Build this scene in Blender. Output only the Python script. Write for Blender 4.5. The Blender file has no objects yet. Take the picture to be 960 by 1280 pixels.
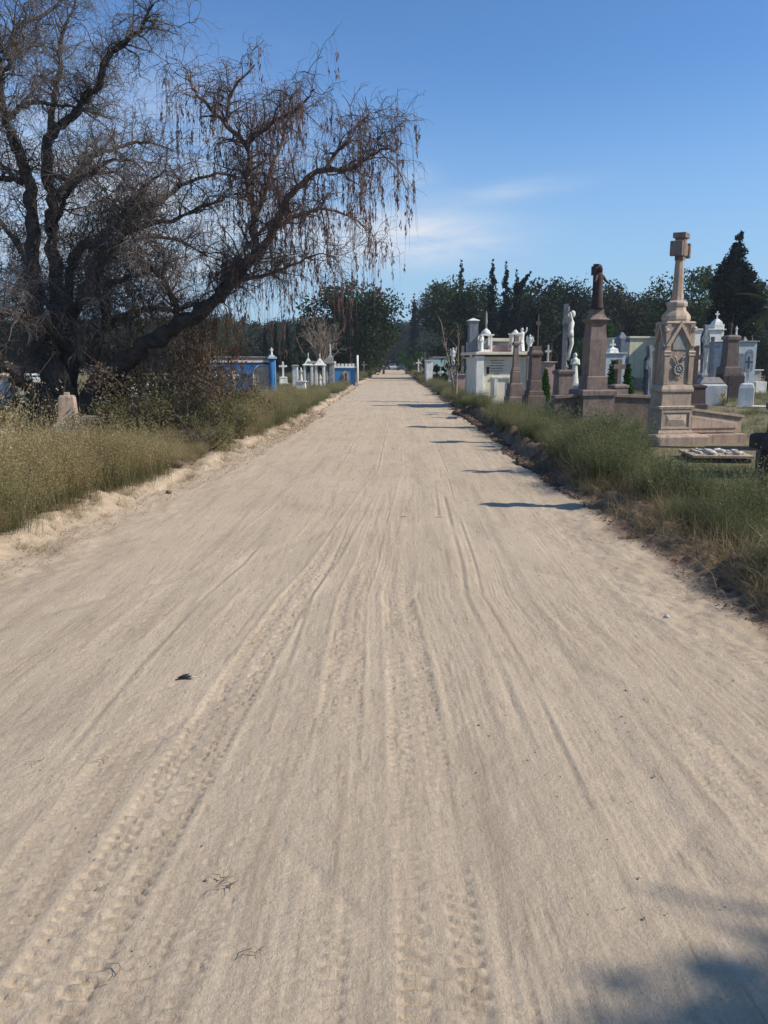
import bpy, math, random
import numpy as np
from mathutils import Vector, Matrix

random.seed(7)
rng = np.random.default_rng(11)
R = math.radians
scene = bpy.context.scene
COL = scene.collection

# ------------------------------------------------------------------ camera
FPX = 985.0
HZ = 454.0
PITCH = math.atan((640 - HZ) / FPX)
CAMH = 1.6
cam_d = bpy.data.cameras.new('camera')
cam = bpy.data.objects.new('camera', cam_d)
COL.objects.link(cam)
cam.location = (0, 0, CAMH)
cam.rotation_euler = (math.pi / 2 - PITCH, 0, 0)
cam_d.sensor_fit = 'VERTICAL'
cam_d.sensor_height = 36
cam_d.lens = FPX / 1280 * 36
cam_d.clip_start = 0.05
cam_d.clip_end = 6000
scene.camera = cam

# ------------------------------------------------------------------ light
SUN_EL = R(41)
SUN_AZ = R(12)         # degrees behind the camera's right-hand side
tosun = Vector((math.cos(SUN_EL) * math.cos(SUN_AZ), -math.cos(SUN_EL) * math.sin(SUN_AZ), math.sin(SUN_EL)))
sd = bpy.data.lights.new('sun', 'SUN')
sun = bpy.data.objects.new('sun', sd)
COL.objects.link(sun)
sd.energy = 3.7
sd.angle = R(0.5)
sd.color = (1.0, 0.93, 0.81)
sun.rotation_euler = tosun.to_track_quat('Z', 'Y').to_euler()

world = bpy.data.worlds.new('World')
scene.world = world
world.use_nodes = True
wn = world.node_tree
for n in list(wn.nodes):
    wn.nodes.remove(n)


def N(tree, typ, **kw):
    n = tree.nodes.new(typ)
    for k, v in kw.items():
        setattr(n, k, v)
    return n


def L(tree, a, b):
    tree.links.new(a, b)


def M(tree, op, a, b=None, clamp=False):
    n = tree.nodes.new('ShaderNodeMath')
    n.operation = op
    n.use_clamp = clamp
    for i, v in enumerate((a, b)):
        if v is None:
            continue
        if isinstance(v, (int, float)):
            n.inputs[i].default_value = v
        else:
            tree.links.new(v, n.inputs[i])
    return n.outputs[0]


def MR(tree, v, a, b, c=0.0, d=1.0, smooth=True):
    n = tree.nodes.new('ShaderNodeMapRange')
    n.interpolation_type = 'SMOOTHSTEP' if smooth else 'LINEAR'
    tree.links.new(v, n.inputs[0])
    for i, x in enumerate((a, b, c, d)):
        n.inputs[i + 1].default_value = x
    return n.outputs[0]


def MIX(tree, f, a, b, blend='MIX'):
    n = tree.nodes.new('ShaderNodeMix')
    n.data_type = 'RGBA'
    n.blend_type = blend
    if isinstance(f, (int, float)):
        n.inputs[0].default_value = f
    else:
        tree.links.new(f, n.inputs[0])
    for i, v in ((6, a), (7, b)):
        if isinstance(v, tuple):
            n.inputs[i].default_value = (*v, 1) if len(v) == 3 else v
        else:
            tree.links.new(v, n.inputs[i])
    return n.outputs[2]


def NOISE(tree, vec, scale, detail=4, rough=0.55, dist=0.0):
    n = tree.nodes.new('ShaderNodeTexNoise')
    n.inputs['Scale'].default_value = scale
    n.inputs['Detail'].default_value = detail
    n.inputs['Roughness'].default_value = rough
    n.inputs['Distortion'].default_value = dist
    if vec is not None:
        tree.links.new(vec, n.inputs['Vector'])
    return n.outputs[0]


def MAPV(tree, vec, scale=(1, 1, 1), loc=(0, 0, 0), rot=(0, 0, 0)):
    n = tree.nodes.new('ShaderNodeMapping')
    n.inputs['Scale'].default_value = scale
    n.inputs['Location'].default_value = loc
    n.inputs['Rotation'].default_value = rot
    tree.links.new(vec, n.inputs['Vector'])
    return n.outputs[0]


sky = N(wn, 'ShaderNodeTexSky', sky_type='NISHITA')
sky.sun_disc = False
sky.sun_elevation = SUN_EL
sky.sun_rotation = R(90) + SUN_AZ
sky.altitude = 1800
sky.air_density = 1.0
sky.dust_density = 0.6
sky.ozone_density = 1.6
tc = N(wn, 'ShaderNodeTexCoord')
sep = N(wn, 'ShaderNodeSeparateXYZ')
L(wn, tc.outputs['Generated'], sep.inputs[0])
# thin streaky cloud: a plane mapping of the sky direction, flattened near the horizon
den = M(wn, 'ADD', sep.outputs[2], 0.06)
cu = M(wn, 'DIVIDE', sep.outputs[0], den)
cv = M(wn, 'DIVIDE', sep.outputs[1], den)
cmb = N(wn, 'ShaderNodeCombineXYZ')
L(wn, cu, cmb.inputs[0]); L(wn, cv, cmb.inputs[1])
cn = NOISE(wn, MAPV(wn, cmb.outputs[0], (0.55, 0.33, 1), (3.1, 1.7, 0), (0, 0, 0.5)), 1.0, 7, 0.6, 0.5)
az = M(wn, 'ARCTAN2', sep.outputs[0], sep.outputs[1])
el = M(wn, 'ARCSINE', sep.outputs[2])


def cloud_bank(a0, e0, wa, we, gain, tilt=0.0):
    da = M(wn, 'DIVIDE', M(wn, 'SUBTRACT', az, a0), wa)
    ee = M(wn, 'SUBTRACT', M(wn, 'SUBTRACT', el, e0), M(wn, 'MULTIPLY', M(wn, 'SUBTRACT', az, a0), tilt))
    de = M(wn, 'DIVIDE', ee, we)
    r2 = M(wn, 'ADD', M(wn, 'MULTIPLY', da, da), M(wn, 'MULTIPLY', de, de))
    return M(wn, 'MULTIPLY', M(wn, 'POWER', 2.718, M(wn, 'MULTIPLY', r2, -1.0)), gain)


banks = [cloud_bank(0.03, 0.148, 0.11, 0.030, 1.4), cloud_bank(0.165, 0.2, 0.07, 0.010, 0.5, 0.10),
         cloud_bank(-0.30, 0.17, 0.20, 0.11, 1.25), cloud_bank(0.03, 0.215, 0.03, 0.012, .3),
         cloud_bank(-0.9, 0.25, 0.35, 0.09, 0.6), cloud_bank(1.5, 0.3, 0.5, 0.09, 0.5),
         cloud_bank(2.6, 0.22, 0.35, 0.07, 0.7)]
tot = banks[0]
for b in banks[1:]:
    tot = M(wn, 'ADD', tot, b)
streak = NOISE(wn, MAPV(wn, tc.outputs['Generated'], (3, 3, 16)), 2.2, 6, 0.6, 0.6)
cm = M(wn, 'MULTIPLY', MR(wn, M(wn, 'ADD', M(wn, 'MULTIPLY', streak, 0.9), M(wn, 'MULTIPLY', cn, 0.35)), 0.28, 0.98), 1.0)
cm = M(wn, 'MULTIPLY', M(wn, 'MULTIPLY', cm, tot), 1.0, clamp=True)
skyc = MIX(wn, 1.0, sky.outputs[0], (0.62, 0.93, 1.18), 'MULTIPLY')
skyc = MIX(wn, MR(wn, sep.outputs[2], 0.0, 0.34, 0.85, 0.0), skyc, (2.5, 3.8, 5.0))
skyc = MIX(wn, cm, skyc, (5.2, 5.5, 6.0))
bg = N(wn, 'ShaderNodeBackground')
bg.inputs[1].default_value = 0.105
L(wn, skyc, bg.inputs[0])
wo = N(wn, 'ShaderNodeOutputWorld')
L(wn, bg.outputs[0], wo.inputs[0])

scene.view_settings.view_transform = 'Standard'
scene.view_settings.look = 'None'
scene.view_settings.exposure = 0.50
scene.view_settings.gamma = 1.0
scene.cycles.max_bounces = 6
scene.cycles.transparent_max_bounces = 8
scene.cycles.use_denoising = True

# ------------------------------------------------------------------ pixel helpers (used to work out where things stand)
CP, SP = math.cos(PITCH), math.sin(PITCH)


def at(px, py, Y):
    x, u = px - 480, 640 - py
    dy = FPX * CP + u * SP
    dz = -FPX * SP + u * CP
    k = Y / dy
    return Vector((x * k, Y, CAMH + dz * k))


def mpp(Y):
    return Y * 0.983 / FPX


# ------------------------------------------------------------------ numpy noise
def _hash(ix, iy, seed):
    h = (ix.astype(np.int64) * 374761393 + iy.astype(np.int64) * 668265263 + seed * 974634777) & 0xffffffff
    h = ((h ^ (h >> 13)) * 1274126177) & 0xffffffff
    h = h ^ (h >> 16)
    return (h & 0xffff) / 65535.0


def vnoise(x, y, seed=0):
    ix, iy = np.floor(x), np.floor(y)
    fx, fy = x - ix, y - iy
    fx = fx * fx * (3 - 2 * fx); fy = fy * fy * (3 - 2 * fy)
    a = _hash(ix, iy, seed); b = _hash(ix + 1, iy, seed)
    c = _hash(ix, iy + 1, seed); d = _hash(ix + 1, iy + 1, seed)
    return (a + (b - a) * fx) * (1 - fy) + (c + (d - c) * fx) * fy


def fbm(x, y, oct=4, seed=0, rough=0.5):
    s = 0; amp = 1; t = 0
    for i in range(oct):
        s = s + amp * vnoise(x * 2 ** i, y * 2 ** i, seed + i * 17)
        t += amp; amp *= rough
    return s / t * 2 - 1


def sstep(a, b, x):
    t = np.clip((x - a) / (b - a), 0, 1)
    return t * t * (3 - 2 * t)


# ------------------------------------------------------------------ materials
def mat(name, c1, c2=None, scale=4.0, rough=0.85, bump=0.0, bscale=None, bdist=0.01, streak=0.0, stain=None, spec=0.3,
        coord='Object', detail=6, c3=None):
    m = bpy.data.materials.new(name)
    m.use_nodes = True
    t = m.node_tree
    p = t.nodes['Principled BSDF']
    p.inputs['Roughness'].default_value = rough
    p.inputs['Specular IOR Level'].default_value = spec
    co = N(t, 'ShaderNodeTexCoord').outputs[coord]
    if c2 is None:
        c2 = tuple(min(1, v * 0.8) for v in c1)
    n = NOISE(t, co, scale, detail, 0.62)
    col = MIX(t, MR(t, n, 0.35, 0.68), c1, c2)
    if c3 is not None:
        n3 = NOISE(t, MAPV(t, co, (1, 1, 1), (4, 7, 2)), scale * 0.5, 5, 0.7)
        col = MIX(t, MR(t, n3, 0.52, 0.7), col, c3)
    if streak:
        ns = NOISE(t, MAPV(t, co, (1, 1, 0.12)), scale * 3, 5, 0.6)
        col = MIX(t, M(t, 'MULTIPLY', MR(t, ns, 0.48, 0.75), streak), col, tuple(v * 0.35 for v in c1))
    if stain is not None:
        nf = NOISE(t, co, scale * 9, 4, 0.7)
        col = MIX(t, MR(t, nf, 0.55, 0.72, 0, 0.6), col, stain)
    L(t, col, p.inputs['Base Color'])
    if bump:
        b = N(t, 'ShaderNodeBump')
        b.inputs['Strength'].default_value = bump
        b.inputs['Distance'].default_value = bdist
        L(t, NOISE(t, co, bscale or scale * 8, 8, 0.65), b.inputs['Height'])
        L(t, b.outputs[0], p.inputs['Normal'])
    return m


def leafmat(name, low, high, trans=0.35, var=0.35, attr=None, dry=None):
    """leaf or blade: diffuse + translucent, colour varies by instance and position"""
    m = bpy.data.materials.new(name)
    m.use_nodes = True
    t = m.node_tree
    for n in list(t.nodes):
        t.nodes.remove(n)
    out = N(t, 'ShaderNodeOutputMaterial')
    geo = N(t, 'ShaderNodeNewGeometry')
    oi = N(t, 'ShaderNodeObjectInfo')
    if attr:
        a = N(t, 'ShaderNodeAttribute', attribute_name=attr)
        f = a.outputs['Fac']
        f = M(t, 'ADD', f, M(t, 'MULTIPLY', M(t, 'SUBTRACT', oi.outputs['Random'], 0.5), 0.5), clamp=True)
    else:
        f = geo.outputs['Random Per Island']
    col = MIX(t, f, low, high)
    pn = NOISE(t, geo.outputs['Position'], 0.7, 3, 0.6)
    col = MIX(t, MR(t, pn, 0.3, 0.7, 0, var), col, dry if dry else tuple(v * 0.55 for v in low))
    d = N(t, 'ShaderNodeBsdfDiffuse')
    tr = N(t, 'ShaderNodeBsdfTranslucent')
    mx = N(t, 'ShaderNodeMixShader')
    L(t, col, d.inputs[0]); L(t, col, tr.inputs[0])
    mx.inputs[0].default_value = trans
    L(t, d.outputs[0], mx.inputs[1]); L(t, tr.outputs[0], mx.inputs[2])
    L(t, mx.outputs[0], out.inputs[0])
    return m


MT = {}
MT['tan'] = mat('tan_cantera_stone', (0.50, 0.375, 0.285), (0.38, 0.28, 0.21), 5, 0.9, 0.8, 45, 0.006, 0.75, (0.20, 0.155, 0.13), 0.2, c3=(0.33, 0.27, 0.23))
MT['tan_lt'] = mat('pale_cantera_stone', (0.55, 0.43, 0.33), (0.43, 0.33, 0.25), 6, 0.9, 0.7, 45, 0.006, 0.6, (0.28, 0.23, 0.19), 0.2, c3=(0.36, 0.30, 0.25))
MT['brown'] = mat('brown_cantera_stone', (0.265, 0.20, 0.168), (0.195, 0.148, 0.125), 5, 0.9, 0.8, 45, 0.006, 0.7, (0.11, 0.085, 0.075), 0.2, c3=(0.16, 0.13, 0.115))
MT['dark'] = mat('weathered_dark_stone', (0.085, 0.062, 0.056), (0.055, 0.04, 0.04), 6, 0.9, 0.5, 60, 0.004, 0.3, None, 0.2)
MT['rose'] = mat('dark_rose_stone', (0.185, 0.137, 0.118), (0.13, 0.096, 0.084), 6, 0.9, 0.5, 50, 0.004, 0.3, None, 0.2)
MT['grey'] = mat('grey_stone', (0.34, 0.33, 0.31), (0.22, 0.22, 0.21), 6, 0.85, 0.4, 50, 0.004, 0.45, (0.2, 0.2, 0.18), 0.25)
MT['greyblue'] = mat('blue_grey_stone', (0.20, 0.225, 0.25), (0.13, 0.15, 0.17), 6, 0.85, 0.4, 50, 0.004, 0.4, None, 0.25)
MT['white'] = mat('whitewashed_plaster', (0.80, 0.78, 0.72), (0.66, 0.64, 0.58), 3, 0.8, 0.4, 30, 0.006, 0.6, (0.45, 0.43, 0.38), 0.3, c3=(0.55, 0.53, 0.47))
MT['cream'] = mat('cream_plaster', (0.76, 0.69, 0.54), (0.66, 0.59, 0.46), 2.5, 0.8, 0.25, 30, 0.004, 0.35, (0.42, 0.38, 0.3), 0.3)
MT['yellow'] = mat('pale_yellow_plaster', (0.66, 0.60, 0.42), (0.57, 0.52, 0.36), 2.0, 0.85, 0.2, 30, 0.004, 0.3, None, 0.3)
MT['blue'] = mat('blue_painted_plaster', (0.03, 0.17, 0.40), (0.022, 0.13, 0.32), 2.5, 0.7, 0.3, 30, 0.003, 0.5, (0.10, 0.20, 0.36), 0.3, c3=(0.045, 0.14, 0.30))
MT['blue2'] = mat('lighter_blue_paint', (0.055, 0.21, 0.43), (0.04, 0.165, 0.35), 2.5, 0.6, 0.2, 30, 0.003, 0.25, None, 0.4)
MT['paleblue'] = mat('pale_blue_plaster', (0.44, 0.49, 0.52), (0.34, 0.39, 0.42), 2.5, 0.75, 0.2, 30, 0.003, 0.35, None, 0.3)
MT['turq'] = mat('turquoise_plaster', (0.42, 0.60, 0.60), (0.34, 0.5, 0.5), 2.5, 0.75, 0.2, 30, 0.003, 0.3, None, 0.3)
MT['pink'] = mat('pink_trim_stone', (0.40, 0.26, 0.23), (0.3, 0.2, 0.18), 5, 0.85, 0.2, 40, 0.003, 0.2, None, 0.3)
MT['iron'] = mat('black_wrought_iron', (0.02, 0.02, 0.022), (0.04, 0.03, 0.025), 20, 0.55, 0.2, 80, 0.001)
MT['opening_shade'] = mat('painted_interior_shade', (0.018, 0.018, 0.02), (0.03, 0.028, 0.026), 3, 0.9)  # near black, colour stands in for the shade inside an arch
MT['text'] = mat('engraved_lettering', (0.16, 0.15, 0.14), (0.12, 0.11, 0.1), 8, 0.9)
MT['soil'] = mat('turned_soil', (0.17, 0.11, 0.075), (0.09, 0.06, 0.042), 5, 0.95, 0.8, 40, 0.01, 0, (0.26, 0.18, 0.12), 0.15, 'Object')
MT['palesoil'] = mat('pale_dry_soil', (0.44, 0.34, 0.245), (0.25, 0.18, 0.125), 5, 0.95, 0.8, 40, 0.01, 0, None, 0.15)
MT['rubble'] = mat('white_rubble', (0.6, 0.57, 0.52), (0.4, 0.36, 0.32), 6, 0.9, 0.6, 30, 0.01, 0, None, 0.2)
MT['bark'] = mat('pepper_tree_bark', (0.10, 0.08, 0.066), (0.045, 0.037, 0.032), 6, 0.95, 1.0, 22, 0.03, 0.5, None, 0.15)
MT['redbark'] = mat('red_brown_bark', (0.17, 0.12, 0.10), (0.085, 0.06, 0.052), 6, 0.95, 1.0, 22, 0.02, 0.5, None, 0.15)
MT['twig'] = mat('grey_twig', (0.165, 0.135, 0.118), (0.088, 0.072, 0.065), 1.2, 0.9)
MT['twig_lt'] = mat('weathered_twig', (0.32, 0.26, 0.20), (0.17, 0.135, 0.105), 1.6, 0.9)
MT['drytwig'] = mat('dry_grass_stem', (0.30, 0.22, 0.13), (0.18, 0.13, 0.08), 6, 0.9)
MT['deadleaf'] = leafmat('dead_drooping_leaf', (0.14, 0.082, 0.075), (0.27, 0.155, 0.125), 0.35, 0.3)
MT['drybrown'] = leafmat('dry_brown_shrub_leaf', (0.10, 0.075, 0.045), (0.29, 0.20, 0.115), 0.3, 0.5, dry=(0.04, 0.04, 0.02))
MT['rustleaf'] = leafmat('rust_red_leaf', (0.085, 0.045, 0.03), (0.21, 0.095, 0.045), 0.3, 0.6, dry=(0.06, 0.045, 0.03))
MT['verydark'] = mat('blackened_stone', (0.045, 0.034, 0.033), (0.03, 0.024, 0.024), 6, 0.95, 0.4, 50, 0.004)
MT['far_dark'] = leafmat('dark_evergreen_leaf', (0.022, 0.034, 0.020), (0.055, 0.078, 0.038), 0.15, 0.5)
MT['far_green'] = leafmat('mid_green_leaf', (0.036, 0.056, 0.024), (0.085, 0.115, 0.045), 0.25, 0.5)
MT['far_olive'] = leafmat('olive_leaf', (0.045, 0.052, 0.028), (0.085, 0.09, 0.048), 0.25, 0.5)
MT['bright'] = leafmat('bright_green_leaf', (0.03, 0.085, 0.022), (0.06, 0.14, 0.035), 0.3, 0.4)
MT['cypress'] = leafmat('cypress_leaf', (0.010, 0.018, 0.016), (0.024, 0.036, 0.026), 0.1, 0.4)
MT['palm'] = leafmat('palm_frond_leaf', (0.04, 0.055, 0.03), (0.08, 0.10, 0.05), 0.25, 0.3)
MT['shrub'] = leafmat('shrub_leaf', (0.08, 0.09, 0.038), (0.24, 0.22, 0.10), 0.3, 0.5, dry=(0.10, 0.07, 0.04))
MT['weed_dry'] = leafmat('straw_weed_blade', (0.065, 0.072, 0.028), (0.50, 0.39, 0.21), 0.35, 0.35, 'tip', (0.17, 0.135, 0.065))
MT['weed_mix'] = leafmat('green_brown_weed_blade', (0.045, 0.07, 0.025), (0.30, 0.275, 0.14), 0.35, 0.35, 'tip', (0.11, 0.10, 0.045))
MT['weed_green'] = leafmat('green_weed_blade', (0.038, 0.07, 0.024), (0.24, 0.245, 0.12), 0.35, 0.35, 'tip', (0.075, 0.085, 0.035))
MT['hay'] = leafmat('cut_dry_grass', (0.10, 0.08, 0.045), (0.46, 0.37, 0.21), 0.3, 0.3, 'tip', (0.2, 0.14, 0.08))
MT['flower_red'] = mat('red_cloth_flower', (0.45, 0.03, 0.06), (0.35, 0.02, 0.04), 5, 0.7)
MT['flower_yellow'] = mat('yellow_flower', (0.55, 0.38, 0.03), (0.42, 0.28, 0.02), 5, 0.7)
MT['carpaint'] = mat('dark_car_paint', (0.03, 0.032, 0.04), (0.03, 0.032, 0.04), 5, 0.3, spec=0.5)
MT['carwhite'] = mat('white_car_paint', (0.40, 0.41, 0.43), (0.40, 0.41, 0.43), 5, 0.3, spec=0.5)
MT['glass'] = mat('dark_car_glass', (0.03, 0.04, 0.05), (0.03, 0.04, 0.05), 5, 0.08, spec=0.6)
MT['rubber'] = mat('tyre_rubber', (0.02, 0.02, 0.02), (0.03, 0.03, 0.03), 5, 0.9)
MT['feather'] = mat('black_scrap', (0.018, 0.018, 0.02), (0.05, 0.045, 0.04), 30, 0.8)


# ------------------------------------------------------------------ object helpers
def tagset(o, label=None, cat=None, group=None, kind=None):
    if label: o['label'] = label
    if cat: o['category'] = cat
    if group: o['group'] = group
    if kind: o['kind'] = kind
    return o


def thing(name, label, cat, loc=(0, 0, 0), rz=0.0, group=None):
    o = bpy.data.objects.new(name, None)
    COL.objects.link(o)
    o.empty_display_size = 0.2
    o.location = loc
    o.rotation_euler = (0, 0, rz)
    return tagset(o, label, cat, group)


def npmesh(name, V, F, material, smooth=False, attr=None):
    """V (n,3), F (m,k) uniform faces"""
    V = np.asarray(V, dtype=np.float32); F = np.asarray(F, dtype=np.int32)
    me = bpy.data.meshes.new(name)
    me.vertices.add(len(V))
    me.vertices.foreach_set('co', V.ravel())
    k = F.shape[1]
    me.loops.add(F.size)
    me.loops.foreach_set('vertex_index', F.ravel())
    me.polygons.add(len(F))
    me.polygons.foreach_set('loop_start', np.arange(0, F.size, k, dtype=np.int32))
    me.polygons.foreach_set('loop_total', np.full(len(F), k, dtype=np.int32))
    if smooth:
        me.polygons.foreach_set('use_smooth', np.ones(len(F), dtype=bool))
    if attr:
        for an, av in attr.items():
            a = me.attributes.new(an, 'FLOAT', 'POINT')
            a.data.foreach_set('value', np.asarray(av, dtype=np.float32))
    me.update(calc_edges=True)
    me.materials.append(material)
    return me


def link(name, me, parent=None, loc=None, rz=None):
    o = bpy.data.objects.new(name, me)
    COL.objects.link(o)
    if parent: o.parent = parent
    if loc is not None: o.location = loc
    if rz is not None: o.rotation_euler = (0, 0, rz)
    return o


class G:
    """collects simple shapes into ONE mesh"""

    def __init__(s):
        s.v = []; s.f = []; s.sm = []

    def add(s, vs, fs, smooth=False):
        b = len(s.v)
        s.v += [tuple(v) for v in vs]
        s.f += [tuple(i + b for i in f) for f in fs]
        s.sm += [smooth] * len(fs)
        return s

    def box(s, c, h, rz=0.0, taper=1.0, ry=0.0):
        vs = []
        for z in (-1, 1):
            k = taper if z > 0 else 1.0
            for x, y in ((-1, -1), (1, -1), (1, 1), (-1, 1)):
                p = Vector((x * h[0] * k, y * h[1] * k, z * h[2]))
                if ry: p = Matrix.Rotation(ry, 3, 'Y') @ p
                if rz: p = Matrix.Rotation(rz, 3, 'Z') @ p
                vs.append(p + Vector(c))
        return s.add(vs, [(3, 2, 1, 0), (4, 5, 6, 7), (0, 1, 5, 4), (1, 2, 6, 5), (2, 3, 7, 6), (3, 0, 4, 7)])

    def sq(s, prof, c=(0, 0, 0), asp=1.0):
        """square stack: prof = [(z, half width), ...]"""
        vs = []; fs = []
        for z, h in prof:
            for x, y in ((-1, -1), (1, -1), (1, 1), (-1, 1)):
                vs.append((c[0] + x * h, c[1] + y * h * asp, c[2] + z))
        n = len(prof)
        for i in range(n - 1):
            a = i * 4
            for k in range(4):
                fs.append((a + k, a + (k + 1) % 4, a + 4 + (k + 1) % 4, a + 4 + k))
        fs.append((3, 2, 1, 0)); fs.append(tuple(4 * (n - 1) + k for k in range(4)))
        return s.add(vs, fs)

    def lathe(s, prof, c=(0, 0, 0), n=14, smooth=True, sx=1.0, sy=1.0):
        vs = []; fs = []
        for z, r in prof:
            for k in range(n):
                a = 2 * math.pi * (k + 0.5) / n
                vs.append((c[0] + r * sx * math.cos(a), c[1] + r * sy * math.sin(a), c[2] + z))
        for i in range(len(prof) - 1):
            for k in range(n):
                fs.append((i * n + k, i * n + (k + 1) % n, (i + 1) * n + (k + 1) % n, (i + 1) * n + k))
        fs.append(tuple(range(n))[::-1]); fs.append(tuple((len(prof) - 1) * n + k for k in range(n)))
        return s.add(vs, fs, smooth)

    def prism(s, poly, y0, y1, c=(0, 0, 0)):
        """poly in xz, extruded from y0 to y1"""
        n = len(poly)
        vs = [(c[0] + x, c[1] + y0, c[2] + z) for x, z in poly] + [(c[0] + x, c[1] + y1, c[2] + z) for x, z in poly]
        fs = [tuple(range(n)), tuple(range(2 * n - 1, n - 1, -1))]
        for k in range(n):
            fs.append((k, n + k, n + (k + 1) % n, (k + 1) % n))
        return s.add(vs, fs)

    def tube(s, pts, rad, n=8, smooth=True):
        pts = [Vector(p) for p in pts]
        if not isinstance(rad, (list, tuple)): rad = [rad] * len(pts)
        vs = []; fs = []
        for i, p in enumerate(pts):
            d = (pts[min(i + 1, len(pts) - 1)] - pts[max(i - 1, 0)]).normalized()
            ref = Vector((0, 1, 0)) if abs(d.y) < 0.9 else Vector((1, 0, 0))
            a = d.cross(ref).normalized(); b = d.cross(a)
            for k in range(n):
                t = 2 * math.pi * k / n
                vs.append(p + rad[i] * (math.cos(t) * a + math.sin(t) * b))
        for i in range(len(pts) - 1):
            for k in range(n):
                fs.append((i * n + k, i * n + (k + 1) % n, (i + 1) * n + (k + 1) % n, (i + 1) * n + k))
        fs.append(tuple(range(n))[::-1]); fs.append(tuple((len(pts) - 1) * n + k for k in range(n)))
        return s.add(vs, fs, smooth)

    def ball(s, c, r, n=8, sc=(1, 1, 1)):
        prof = [(-math.cos(math.pi * i / n) * r * sc[2], max(1e-3, math.sin(math.pi * i / n) * r)) for i in range(n + 1)]
        return s.lathe(prof, c, n + 2, True, sc[0], sc[1])

    def mesh(s, name, material):
        me = bpy.data.meshes.new(name)
        me.from_pydata(s.v, [], s.f)
        me.polygons.foreach_set('use_smooth', s.sm)
        import bmesh
        bm = bmesh.new(); bm.from_mesh(me)
        bmesh.ops.recalc_face_normals(bm, faces=bm.faces)
        bm.to_mesh(me); bm.free()
        me.materials.append(material)
        return me

    def build(s, name, m, parent=None, bevel=0.0, loc=None, rz=None):
        o = link(name, s.mesh(name, MT[m] if isinstance(m, str) else m), parent, loc, rz)
        if bevel:
            b = o.modifiers.new('bevel', 'BEVEL')
            b.width = bevel; b.segments = 2; b.limit_method = 'ANGLE'; b.angle_limit = R(35)
        return o


def copy_tree(o, parent=None, loc=None, rz=None, scale=None, label=None, group=None):
    c = o.copy()
    COL.objects.link(c)
    c.parent = parent
    if loc is not None: c.location = loc
    if rz is not None: c.rotation_euler = (0, 0, rz)
    if scale is not None: c.scale = scale if isinstance(scale, (tuple, list)) else (scale,) * 3
    if label: c['label'] = label
    if group: c['group'] = group
    for ch in list(o.children):
        copy_tree(ch, c)
    return c


# ------------------------------------------------------------------ the road edges
YE = [0, 4, 5.3, 6.2, 7.8, 10, 12, 16.6, 23, 35, 62, 102, 230, 400]
XL = [-3.6, -3.5, -3.3, -3.15, -3.05, -2.85, -2.6, -2.5, -2.3, -2.1, -1.9, -1.2, 0.1, 1.6]
YR = [0, 4, 5.3, 6.6, 8.5, 11, 13, 22, 27, 35, 49, 76, 120, 230, 400]
XR = [2.75, 2.6, 2.4, 2.4, 2.4, 2.4, 2.42, 2.62, 2.55, 2.66, 2.9, 3.1, 3.7, 5.4, 8.2]


def xl(y): return np.interp(y, YE, XL)
def xr(y): return np.interp(y, YR, XR)


def edge_out(x, y):
    """metres outside the road (negative inside), with a ragged line"""
    nl = 0.16 * fbm(y * 1.3, y * 0 + 3.3, 4, 5)
    nr = 0.18 * fbm(y * 1.1, y * 0 + 9.1, 4, 8)
    el_ = xl(y) + nl - x
    er_ = x - (xr(y) + nr)
    return np.maximum(el_, er_), (el_ > er_)


def ground_z(x, y):
    x = np.asarray(x, float); y = np.asarray(y, float)
    e, left = edge_out(x, y)
    out = 0.05 + 0.045 * fbm(x * 0.35, y * 0.35, 3, 31)
    fr = 1 + 1.3 * sstep(11, 13.5, y) * (1 - sstep(24, 27, y))
    berm = np.where(left, 0.09, 0.08 * fr) * sstep(0.0, 0.3, e) * (1 - sstep(0.5, 1.1, e))
    return np.where(e > 0, berm + out * sstep(0.1, 0.6, e), 0.0)


def gz(x, y): return float(ground_z(np.array([x]), np.array([y]))[0])


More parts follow.
